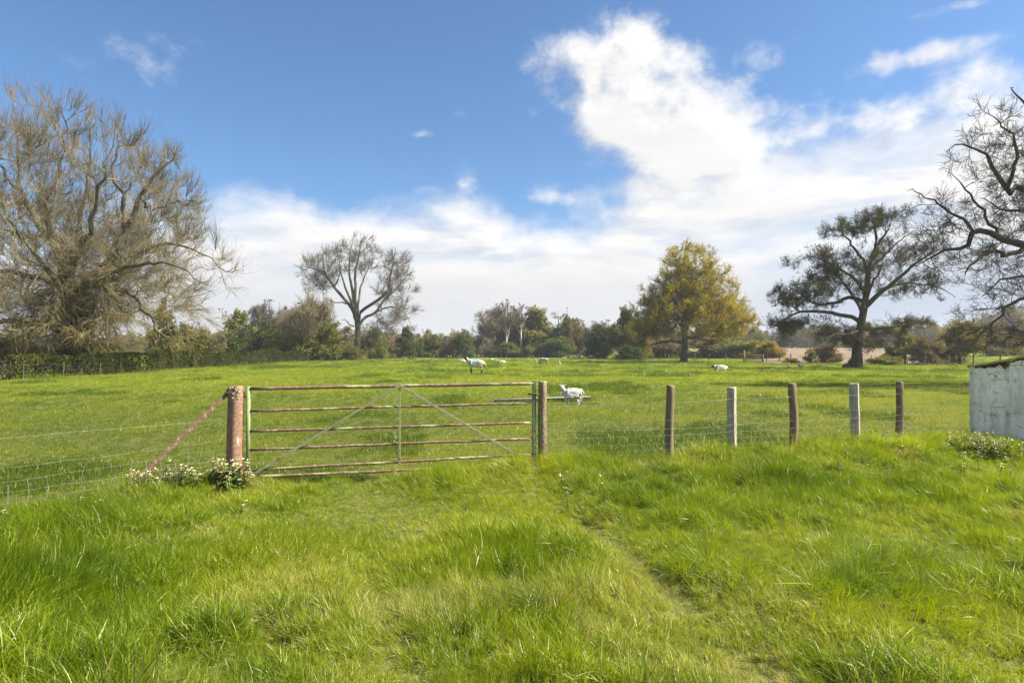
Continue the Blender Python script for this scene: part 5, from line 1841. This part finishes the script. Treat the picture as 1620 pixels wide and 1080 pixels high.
# ------------------------------------------------------------------ the white wall
def white_wall():
    x0, y0 = 7.85, 10.62
    ang = math.radians(-15)
    z0 = hz(x0, y0) - .15
    root = empty('block_wall', (x0, y0, z0), 'whitewashed block wall with a sloping mossy top at the right edge', 'wall', None, ang)
    g = np.random.default_rng(4)
    Lw, D = 3.4, .22
    ze = 1.385 - z0
    roof_z = lambda x: ze + .215 * np.minimum(x, 1.9)

    def face(yo, sgn, sd):
        nx, nz = 150, 70
        X = np.linspace(0, Lw, nx)
        V = []
        for i in range(nz):
            zz = (i / (nz - 1)) * (roof_z(X) + .02 * (fbm(X * 4, X * 0 + 2, 12, 3) - .5))
            yy = yo + sgn * (.016 * (fbm(X * 5, zz * 5 + 3, sd, 4) - .5) * 2 - .012 * sstep(fbm(X * 1.5, zz * 1.7, sd + 1, 2), .55, .62))
            V.append(np.stack([X, yy, zz], 1))
        return np.array(V), nx, nz
    A, nx, nz = face(0, 1, 7)
    Bk, _, _ = face(D, -1, 27)
    F = np.concatenate([A.reshape(-1, 3), Bk.reshape(-1, 3)])
    o = nx * nz
    i = (np.arange(nz - 1)[:, None] * nx + np.arange(nx - 1)[None]).ravel()
    q = [np.stack([i, i + 1, i + nx + 1, i + nx], 1), np.stack([i, i + nx, i + nx + 1, i + 1], 1) + o]
    k = np.arange(nz - 1) * nx
    q.append(np.stack([k, k + nx, k + nx + o, k + o], 1))
    k = k + nx - 1
    q.append(np.stack([k, k + o, k + nx + o, k + nx], 1))
    k = (nz - 1) * nx + np.arange(nx - 1)
    q.append(np.stack([k, k + 1, k + 1 + o, k + o], 1))
    link('wall', mesh_np('wall', F, np.concatenate(q), smooth=False), M['wash'], root)
    # coping: an uneven crust of moss and old mortar along the top
    n = 600
    X = np.linspace(-.015, Lw, n)
    zc = roof_z(np.clip(X, 0, 9)) - .012
    th = .016 + .022 * fbm(X * 4, X * 0 + 3, 6, 4)
    drop = .15 * sstep(fbm(X * 2.3, X * 0 + 9, 15, 3), .44, .66) * np.clip(2.2 * fbm(X * 17, X * 0, 18, 3) - .55, 0, 1.5) + .03 * fbm(X * 38, X * 0, 19, 2)
    e = .016 + .016 * fbm(X * 11, X * 0 + 1, 16, 2)
    prof = [(-e * .75, zc - drop), (-e, zc - drop * .4), (-e, zc + th * .5), (-e * .2, zc + th * .92), (D * .5 + 0 * e, zc + th * 1.05), (D + e * .2, zc + th * .9), (D + e, zc + th * .4), (D + e * .8, zc - drop * .7), (D * .5 + 0 * e, zc - .02)]
    V = np.stack([np.stack([X, y, z], 1) for y, z in prof], 1).reshape(-1, 3)
    K = len(prof)
    a = (np.arange(n - 1)[:, None] * K)
    kk = np.arange(K)[None]
    k2 = (kk + 1) % K
    q = np.stack([a + kk, a + k2, a + K + k2, a + K + kk], -1).reshape(-1, 4)
    link('coping', mesh_np('coping', V, q), M['moss'], root)


white_wall()

# ------------------------------------------------------------------ sheep
def skin_mesh(nodes, edges, sub=2, noise_amp=0.0, nseed=0, face_fn=None):
    """nodes: (x,y,z,rx,ry) with node 0 the root; one continuous skinned body"""
    me = bpy.data.meshes.new('body_skeleton')
    me.from_pydata([n[:3] for n in nodes], edges, [])
    o = bpy.data.objects.new('body_skeleton', me)
    C.objects.link(o)
    md = o.modifiers.new('skin', 'SKIN')
    md.use_smooth_shade = True
    for v, n in zip(me.skin_vertices[0].data, nodes):
        v.radius = (n[3], n[4])
        v.use_loose = False
    me.skin_vertices[0].data[0].use_root = True
    s = o.modifiers.new('sub', 'SUBSURF')
    s.levels = s.render_levels = sub
    dg = bpy.context.evaluated_depsgraph_get()
    out = bpy.data.meshes.new_from_object(o.evaluated_get(dg))
    bpy.data.objects.remove(o)
    if noise_amp:
        co = np.empty(len(out.vertices) * 3, np.float32)
        out.vertices.foreach_get('co', co)
        c = co.reshape(-1, 3)
        nr = np.empty(len(out.vertices) * 3, np.float32)
        out.vertices.foreach_get('normal', nr)
        nr = nr.reshape(-1, 3)
        k = noise_amp * (fbm(c[:, 0] * 13 + c[:, 1] * 7, c[:, 2] * 13 + c[:, 1] * 5, nseed, 3) - .5) * 2
        c = c + nr * k[:, None]
        out.vertices.foreach_set('co', c.astype(np.float32).ravel())
    for p in out.polygons:
        p.use_smooth = True
    return out


def paint(me, fn):
    for p in me.polygons:
        p.material_index = fn(p.center)


def sheep_mesh(pose, lamb=False, seed=0):
    """facing +X; standing ewe is 1.15 m long and 0.8 m high, a lamb 0.62 m long and 0.55 m high"""
    N, E = [], []

    def nd(x, y, z, r, r2=None, to=None):
        N.append((x, y, z, r, r2 or r))
        if to is not None:
            E.append((to, len(N) - 1))
        return len(N) - 1
    if not lamb:
        zc = .60 if pose != 'lying' else .26
        b = nd(0, 0, zc, .25, .25)
        c = nd(.30, 0, zc + .0, .23, .23, b)
        s = nd(.44, 0, zc + .04, .17, .19, c)
        r = nd(-.30, 0, zc + .01, .25, .24, b)
        t = nd(-.46, 0, zc + .02, .17, .18, r)
        if pose == 'grazing':
            n = nd(.58, .02, zc - .12, .10, .11, s)
            h = nd(.66, .03, zc - .34, .075, .08, n)
            m_ = nd(.74, .03, zc - .50, .045, .05, h)
        elif pose == 'lying':
            n = nd(.56, .02, zc + .12, .11, .12, s)
            h = nd(.66, .04, zc + .17, .08, .085, n)
            m_ = nd(.80, .06, zc + .08, .048, .05, h)
        else:
            n = nd(.58, -.02, zc + .19, .10, .11, s)
            h = nd(.66, -.06, zc + .30, .08, .085, n)
            m_ = nd(.79, -.10, zc + .24, .047, .05, h)
        hp = N[h]
        for sy in (-1, 1):
            nd(hp[0] - .03, hp[1] + sy * .07, hp[2] + .03, .025, .02, h)
            nd(hp[0] - .06, hp[1] + sy * .15, hp[2] + .02, .014, .03, len(N) - 1)
        nd(-.58, 0, zc - .02, .05, .05, t)
        nd(-.61, 0, zc - .14, .04, .04, len(N) - 1)
        if pose != 'lying':
            for sx, par, dx in ((.30, c, .01), (-.34, r, -.02)):
                for sy in (-1, 1):
                    k = nd(sx, sy * .12, .42, .085, .10, par)
                    k = nd(sx + dx + (.03 if sx < 0 else .02), sy * .125, .28, .045, .05, k)
                    k = nd(sx + dx - (.05 if sx < 0 else 0), sy * .125, .16, .032, .034, k)
                    k = nd(sx + dx - (.03 if sx < 0 else 0), sy * .125, .05, .03, .03, k)
                    nd(sx + dx + .015, sy * .125, .0, .034, .03, k)
        else:
            for sx, par in ((.30, c), (-.25, r)):
                for sy in (-1, 1):
                    k = nd(sx, sy * .22, .12, .08, .08, par)
                    k = nd(sx + .16, sy * .26, .06, .04, .04, k)
                    nd(sx + .02, sy * .28, .04, .03, .03, k)
        return skin_mesh(N, E, 2, .022, seed)
    if pose == 'lying':
        zc = .15
        b = nd(0, 0, zc, .12)
        c = nd(.15, 0, zc + .01, .11, None, b)
        r = nd(-.16, 0, zc, .12, None, b)
        n = nd(.23, 0, zc + .10, .06, None, c)
        h = nd(.27, 0, zc + .19, .055, None, n)
        m_ = nd(.35, .01, zc + .16, .033, None, h)
    else:
        zc = .385
        b = nd(0, 0, zc, .105, .112)
        c = nd(.16, 0, zc + .005, .105, .11, b)
        s = nd(.22, 0, zc + .035, .085, .09, c)
        r = nd(-.17, 0, zc + .01, .108, .112, b)
        t = nd(-.24, 0, zc + .02, .07, .075, r)
        if pose == 'feeding':
            n = nd(.30, 0, zc - .01, .06, .062, s)
            h = nd(.37, 0, zc - .10, .054, .056, n)
            m_ = nd(.41, 0, zc - .18, .033, .034, h)
        else:
            n = nd(.265, -.02, zc + .125, .06, .062, s)
            h = nd(.275, -.055, zc + .205, .056, .058, n)
            m_ = nd(.290, -.14, zc + .165, .033, .034, h)
    hp = N[h]
    for sy in (-1, 1):
        if pose == 'lying':
            nd(hp[0] - .02, hp[1] + sy * .05, hp[2] + .02, .018, .014, h)
            nd(hp[0] - .04, hp[1] + sy * .11, hp[2] + .02, .010, .018, len(N) - 1)
        else:
            nd(hp[0] + sy * .05, hp[1] + .01, hp[2] + .02, .020, .016, h)
            nd(hp[0] + sy * .115, hp[1] + .02, hp[2] + .035, .011, .020, len(N) - 1)
    if pose != 'lying':
        k = nd(-.29, 0, zc - .02, .032, .032, t)
        k = nd(-.315, .01, zc - .10, .026, .026, k)
        nd(-.31, .01, zc - .18, .02, .02, k)
        for sx, par in ((.17, c), (-.18, r)):
            for sy in (-1, 1):
                st = (.03 if sy > 0 else -.03)
                k = nd(sx, sy * .05, .265, .052 if sx < 0 else .046, .055, par)
                k = nd(sx + .01 + st * .5, sy * .058, .175, .031, .032, k)
                k = nd(sx + (-.045 if sx < 0 else .0) + st, sy * .06, .105, .023, .024, k)
                k = nd(sx + (-.03 if sx < 0 else .0) + st, sy * .06, .03, .022, .022, k)
                nd(sx + .012 + (-.03 if sx < 0 else 0) + st, sy * .06, .0, .026, .022, k)
    else:
        for sx, par in ((.15, c), (-.12, r)):
            for sy in (-1, 1):
                k = nd(sx, sy * .09, .08, .045, .045, par)
                nd(sx + .10, sy * .12, .035, .025, .025, k)
    return skin_mesh(N, E, 2, .008, seed)


FLOCK = 'sheep and lambs spread over the pasture'
_sheep_cache = {}


def sheep(px, py, D, rz, pose, lamb, fleece, face, label, scale=1.0):
    key = (pose, lamb, fleece, face)
    if key not in _sheep_cache:
        me = sheep_mesh(pose, lamb, len(_sheep_cache) + 3)
        me.materials.append(M[fleece])
        me.materials.append(M[face])
        if not lamb:
            if pose == 'grazing':
                paint(me, lambda c: 1 if (c.x > .60 and c.z < .42) or c.z < .27 else 0)
            elif pose == 'lying':
                paint(me, lambda c: 1 if c.x > .62 else 0)
            else:
                paint(me, lambda c: 1 if (c.x > .60 and c.z > .74) or c.z < .27 else 0)
        else:
            paint(me, lambda c: 1 if (c.y < -.135 and c.z > .45) else 0)
        _sheep_cache[key] = me
    x = (px - 810) / FPX * D
    o = link('lamb' if lamb else 'sheep', _sheep_cache[key], None, None, (x, D, hz(x, D) - .01 + (.03 if D > 30 else 0)))
    o.rotation_euler = (0, 0, rz)
    o.scale = (scale,) * 3
    if not lamb and pose == 'standing':
        o.scale = (scale, scale * 1.12, scale * 1.12)      # heavy in the wool
    tag(o, label, 'lamb' if lamb else 'sheep', FLOCK)
    return o


PI = math.pi
sheep(904, 638, 19.2, PI + .05, 'standing', True, 'fleece_lamb_mark', 'face_dark', 'white lamb with a blue paint mark on its flank looking this way before the trough', 1.0)
sheep(909, 634, 20.5, PI - .04, 'feeding', True, 'fleece_lamb', 'face_pale', 'plain white lamb mostly hidden behind the blue-marked lamb at the trough', .92)
sheep(753, 592, 44.5, PI - .12, 'standing', False, 'fleece_mark', 'face_dark', 'cream ewe with a dark face and blue paint on her side, standing above the gate', 1.1)
sheep(733, 574, 84, PI, 'lying', False, 'fleece_lamb', 'face_pale', 'white sheep lying down just behind the dark-faced standing ewe\'s head', .92)
sheep(778, 570, 112, .5, 'lying', True, 'fleece_lamb', 'face_pale', 'tiny white lamb lying alone between the marked ewe and the copse', 1.2)
sheep(794, 576, 78, PI + .1, 'lying', False, 'fleece_lamb', 'face_pale', 'white sheep lying with its head raised right of the marked ewe', .85)
sheep(847, 575, 80, PI * 1.5, 'standing', True, 'fleece_lamb', 'face_pale', 'white lamb standing end-on beside the dusky grazing ewe', 1.15)
sheep(861, 577, 74, PI * .80, 'grazing', False, 'fleece', 'face_dark', 'dusky ewe with its head down grazing, seen from behind', .98)
sheep(885, 580, 66, PI * 1.45, 'standing', True, 'fleece_lamb_mark', 'face_dark', 'small dark-faced lamb facing this way right of the dusky grazing ewe', 1.0)
sheep(893, 570, 108, 0, 'standing', True, 'fleece_lamb', 'face_pale', 'faint white lamb farther back above the small dark-faced lamb', 1.2)
sheep(908, 569, 118, PI * 1.6, 'standing', False, 'fleece', 'face_dark', 'far ewe at the left of the pair under the dark clump', .95)
sheep(914, 568, 122, .2, 'grazing', False, 'fleece_lamb', 'face_dark', 'far pale ewe grazing at the right of the pair under the dark clump', .95)
sheep(936, 568, 126, PI, 'grazing', False, 'fleece', 'face_dark', 'far ewe alone at the edge of the dark clump left of the golden oak', .95)
sheep(1140, 588, 50, PI + .1, 'lying', False, 'fleece', 'face_dark', 'cream ewe lying down with its dark head to the left near the golden oak', 1.0)
sheep(1249, 583, 60, PI, 'lying', True, 'fleece_lamb', 'face_pale', 'smaller white lamb lying left of the dark broad tree', .85)
sheep(1268, 585, 58, PI, 'lying', True, 'fleece_lamb', 'face_pale', 'larger white lamb stretched out left of the dark broad tree', 1.15)


def trough():
    a, b = at(783, 640, 19.9), at(932, 636, 21.2)
    root = empty('feed_trough', (a.x, a.y, hz(a.x, a.y)), 'long shallow metal feed trough behind the gate and the marked lamb', 'trough', None, math.atan2(b.y - a.y, b.x - a.x))
    L = math.hypot(b.x - a.x, b.y - a.y)
    prof = [(-.13, .115), (-.09, .05), (.09, .05), (.13, .115), (.12, .115), (.082, .058), (-.082, .058), (-.12, .115)]
    bm = bmesh.new()
    ra = [bm.verts.new((0, y, z)) for y, z in prof]
    rb = [bm.verts.new((L, y, z)) for y, z in prof]
    for k in range(8):
        bm.faces.new((ra[k], ra[(k + 1) % 8], rb[(k + 1) % 8], rb[k]))
    for r in (ra, rb):
        bm.faces.new((r[0], r[1], r[6], r[7]))
        bm.faces.new((r[1], r[2], r[5], r[6]))
        bm.faces.new((r[2], r[3], r[4], r[5]))
        bm.faces.new((r[7], r[6], r[5], r[4]))
    bmesh.ops.recalc_face_normals(bm, faces=bm.faces)
    me = bpy.data.meshes.new('basin')
    bm.to_mesh(me)
    bm.free()
    link('basin', me, M['trough'], root)
    for s in (-1, 1):
        tube_obj('rim', [(0, s * .128, .116), (L, s * .128, .116)], .010, M['trough'], root, 8)
    for xx in (.05, L * .5, L - .03):
        v, q = tubes([(np.array([[(xx, -.12, -.04), (xx, -.10, .05), (xx, .10, .05), (xx, .12, -.04)]]), np.full((1, 4), .014), 6)])
        link('leg', mesh_np('leg', v, q), M['wood_dark'], root)


trough()

# ------------------------------------------------------------------ flowering weeds
def nettle_meshes(seed, h=.34, whorls=4):
    """one upright stem with leaf pairs and cream flower whorls: stem, leaf, flower meshes"""
    g = np.random.default_rng(seed)
    st = resample([(0, 0, -.03, .004), (g.normal(0, .01), g.normal(0, .01), h * .5, .0035), (g.normal(0, .03), g.normal(0, .03), h, .002)], 10)
    v, q = tubes([(st[None, :, :3], st[None, :, 3], 5)])
    ms = mesh_np('stem', v, q)
    LV, LQ, FV, FQ = [], [], [], []
    for w in range(whorls + 3):
        t = .12 + .82 * w / (whorls + 2)
        c = st[min(9, int(t * 9.99)), :3]
        for k in range(2):
            a = w * 1.571 + k * 3.1416 + g.normal(0, .2)
            ll = .078 * (1.2 - .5 * t) * g.uniform(.8, 1.2)
            d = np.array([math.cos(a), math.sin(a), .15])
            s = np.array([-math.sin(a), math.cos(a), 0])
            pts = [c, c + d * ll * .4 + s * ll * .33, c + d * ll * .45 - [0, 0, .004], c + d * ll * .4 - s * ll * .33, c + d * ll - [0, 0, ll * .35]]
            b = len(LV)
            LV += pts
            LQ += [(b, b + 1, b + 2, b + 3), (b + 2, b + 1, b + 4, b + 3)]
        if w >= 3:
            for k in range(10):
                a = g.uniform(0, 6.28)
                d = np.array([math.cos(a), math.sin(a), .5 + g.normal(0, .3)])
                s = np.array([-math.sin(a), math.cos(a), 0])
                r = g.uniform(.007, .0125)
                o = c + d * .007
                b = len(FV)
                FV += [o, o + d * r * .7 + s * r * .55, o + d * r * 1.4 + np.array([0, 0, r * .3]), o + d * r * .7 - s * r * .55]
                FQ += [(b, b + 1, b + 2, b + 3)]
    return ms, mesh_np('leaf', LV, LQ, smooth=False), mesh_np('flower', FV, FQ, smooth=False)


def flowers():
    kinds = [nettle_meshes(301), nettle_meshes(302, .28, 3), nettle_meshes(303, .40, 5)]
    for a, b, c in kinds:
        a.materials.append(M['nettle'])
        b.materials.append(M['nettle'])
        c.materials.append(M['petal'])

    def plant(px, py, D, k, sc, label, group=None):
        x = (px - 810) / FPX * D
        zt = CAM_Z - (py - HOR) / FPX * D                    # where the photo shows the flower head
        zb = hz(x, D)
        root = empty('white_deadnettle', (x, D, zb), label, 'flower', group, random.uniform(0, 6.28))
        hh = (.34, .28, .40)[k]
        root.scale = (sc * 1.1, sc * 1.1, min(2.0, max(.55, (zt - zb) / hh)))
        for nm, me in zip(('stem', 'leaf', 'flower'), kinds[k]):
            link(nm, me, None, root)
    G1, G2 = 'loose cream flowers in the grass by the white wall', 'loose cream flowers along the left fence'
    for px, py, D, k, sc, lb in [
        (1524, 716, 8.1, 2, 1.1, 'tallest cream-flowered weed, standing by itself before the white block wall'),
        (1580, 722, 8.0, 0, 1.0, 'cream-flowered weed in the grass right of the tallest one'),
        (1546, 708, 8.4, 1, .8, 'small cream-flowered weed between the tallest one and the white wall'),
        (1420, 706, 8.4, 1, 1.0, 'cream-flowered weed in front of the last brown fence post'),
        (1424, 686, 9.9, 0, .9, 'cream-flowered weed right against the foot of the last brown fence post'),
        (1454, 700, 8.8, 1, .9, 'cream-flowered weed alone just right of the last brown fence post'),
        (1398, 682, 9.7, 1, .8, 'cream-flowered weed between the square grey post and the last brown post'),
        (896, 752, 6.5, 0, .9, 'left of two thin flowering weeds in front of the fence by the latch post'),
        (955, 752, 6.5, 1, .7, 'right of two thin flowering weeds in front of the fence by the latch post'),
        (1596, 732, 7.7, 1, .8, 'small cream-flowered weed near the right edge below the white wall'),
    ]:
        plant(px, py, D, k, sc, lb, G1)
    for px, py, D, k, sc, lb in [
        (148, 803, 5.9, 1, 1.0, 'cream flower in the long grass in the middle of the left fence line'),
        (170, 795, 6.0, 0, .8, 'cream flower just right of another in the long grass along the left fence'),
        (120, 797, 6.0, 0, .9, 'brownish cream flower left of the pair along the left fence'),
        (14, 832, 5.4, 2, .9, 'cream flower at the left edge of the picture in the long grass'),
        (384, 794, 6.2, 1, .9, 'cream flower by itself in the grass below the thick gatepost'),
    ]:
        plant(px, py, D, k, sc, lb, G2)

    # dense clumps: one plant mass each
    def clump(px, py, D, w, d, n, hlo, hhi, label, seed, brown=.5):
        g = np.random.default_rng(seed)
        x0 = (px - 810) / FPX * D
        root = empty('flowering_clump', (x0, D, hz(x0, D)), label, 'weeds')
        sv, lv, fv = [], [], []
        so, lo, fo = [0], [0], [0]
        SV, SQ, LV, LQ, FV, FQ, BV, BQ = [], [], [], [], [], [], [], []
        for i in range(n):
            a, b, c = nettle_meshes(seed * 100 + i, float(g.uniform(hlo, hhi)), int(g.integers(3, 6)))
            ox = np.array([g.normal(0, w * .5), g.normal(0, d * .5), 0])
            ox[2] = hz(x0 + ox[0], D + ox[1]) - root.location.z
            tl = np.array([g.normal(0, .18), g.normal(0, .18)])
            for me, Vs, Qs in ((a, SV, SQ), (b, BV if g.random() < brown else LV, None), (c, FV, FQ)):
                co = np.empty(len(me.vertices) * 3, np.float32)
                me.vertices.foreach_get('co', co)
                co = co.reshape(-1, 3).copy()
                co[:, 0] += tl[0] * co[:, 2]
                co[:, 1] += tl[1] * co[:, 2]
                lp = np.empty(len(me.loops), np.int32)
                me.loops.foreach_get('vertex_index', lp)
                if Qs is None:
                    Qs = BQ if Vs is BV else LQ
                off = sum(len(z) for z in Vs)
                Vs.append(co + ox)
                Qs.append(lp.reshape(-1, 4) + off)
                bpy.data.meshes.remove(me)
        link('stem', mesh_np('stem', np.vstack(SV), np.vstack(SQ)), M['nettle'], root)
        if LV:
            link('leaf', mesh_np('leaf', np.vstack(LV), np.vstack(LQ), smooth=False), M['nettle'], root)
        if BV:
            tag(link('leaf', mesh_np('leaf', np.vstack(BV), np.vstack(BQ), smooth=False), M['nettle_brown'], root), 'faded brownish leaves')
        link('flower', mesh_np('flower', np.vstack(FV), np.vstack(FQ), smooth=False), M['petal'], root)
    clump(366, 765, 7.35, .36, .24, 46, .16, .38, 'dense clump of cream-flowered weeds at the foot of the thick rusty gatepost', 7)
    clump(292, 770, 7.2, .44, .18, 26, .14, .32, 'row of cream-flowered weeds between the gatepost and the foot of its brace', 8, .3)
    clump(225, 780, 7.0, .22, .14, 14, .16, .26, 'sparse cream-flowered weeds at the foot of the slanting brace', 9, .4)
    clump(1570, 695, 9.4, .55, .35, 46, .20, .34, 'broad patch of cream-flowered weeds under the white block wall', 10, .1)


flowers()


# ------------------------------------------------------------------ spring haze in the air
def haze():
    m = bpy.data.materials.new('haze')
    m.use_nodes = True
    m.node_tree.nodes.clear()
    nt = NT(m.node_tree)
    v = nt.n('ShaderNodeVolumePrincipled')
    v.inputs['Color'].default_value = (.93, .96, 1, 1)
    v.inputs['Density'].default_value = .00038
    v.inputs['Anisotropy'].default_value = .2
    o = nt.n('ShaderNodeOutputMaterial')
    nt.put(o.inputs['Volume'], v.outputs[0])
    bm = bmesh.new()
    bmesh.ops.create_cube(bm, size=1)
    for w in bm.verts:
        w.co = Vector((w.co.x * 6200, w.co.y * 3400 + 300, -4 if w.co.z < 0 else 34))
    me = bpy.data.meshes.new('haze')
    bm.to_mesh(me)
    bm.free()
    ob = link('haze', me, m)
    tag(ob, 'thin spring haze lying over the fields and far woodland', None, None, 'stuff')


haze()
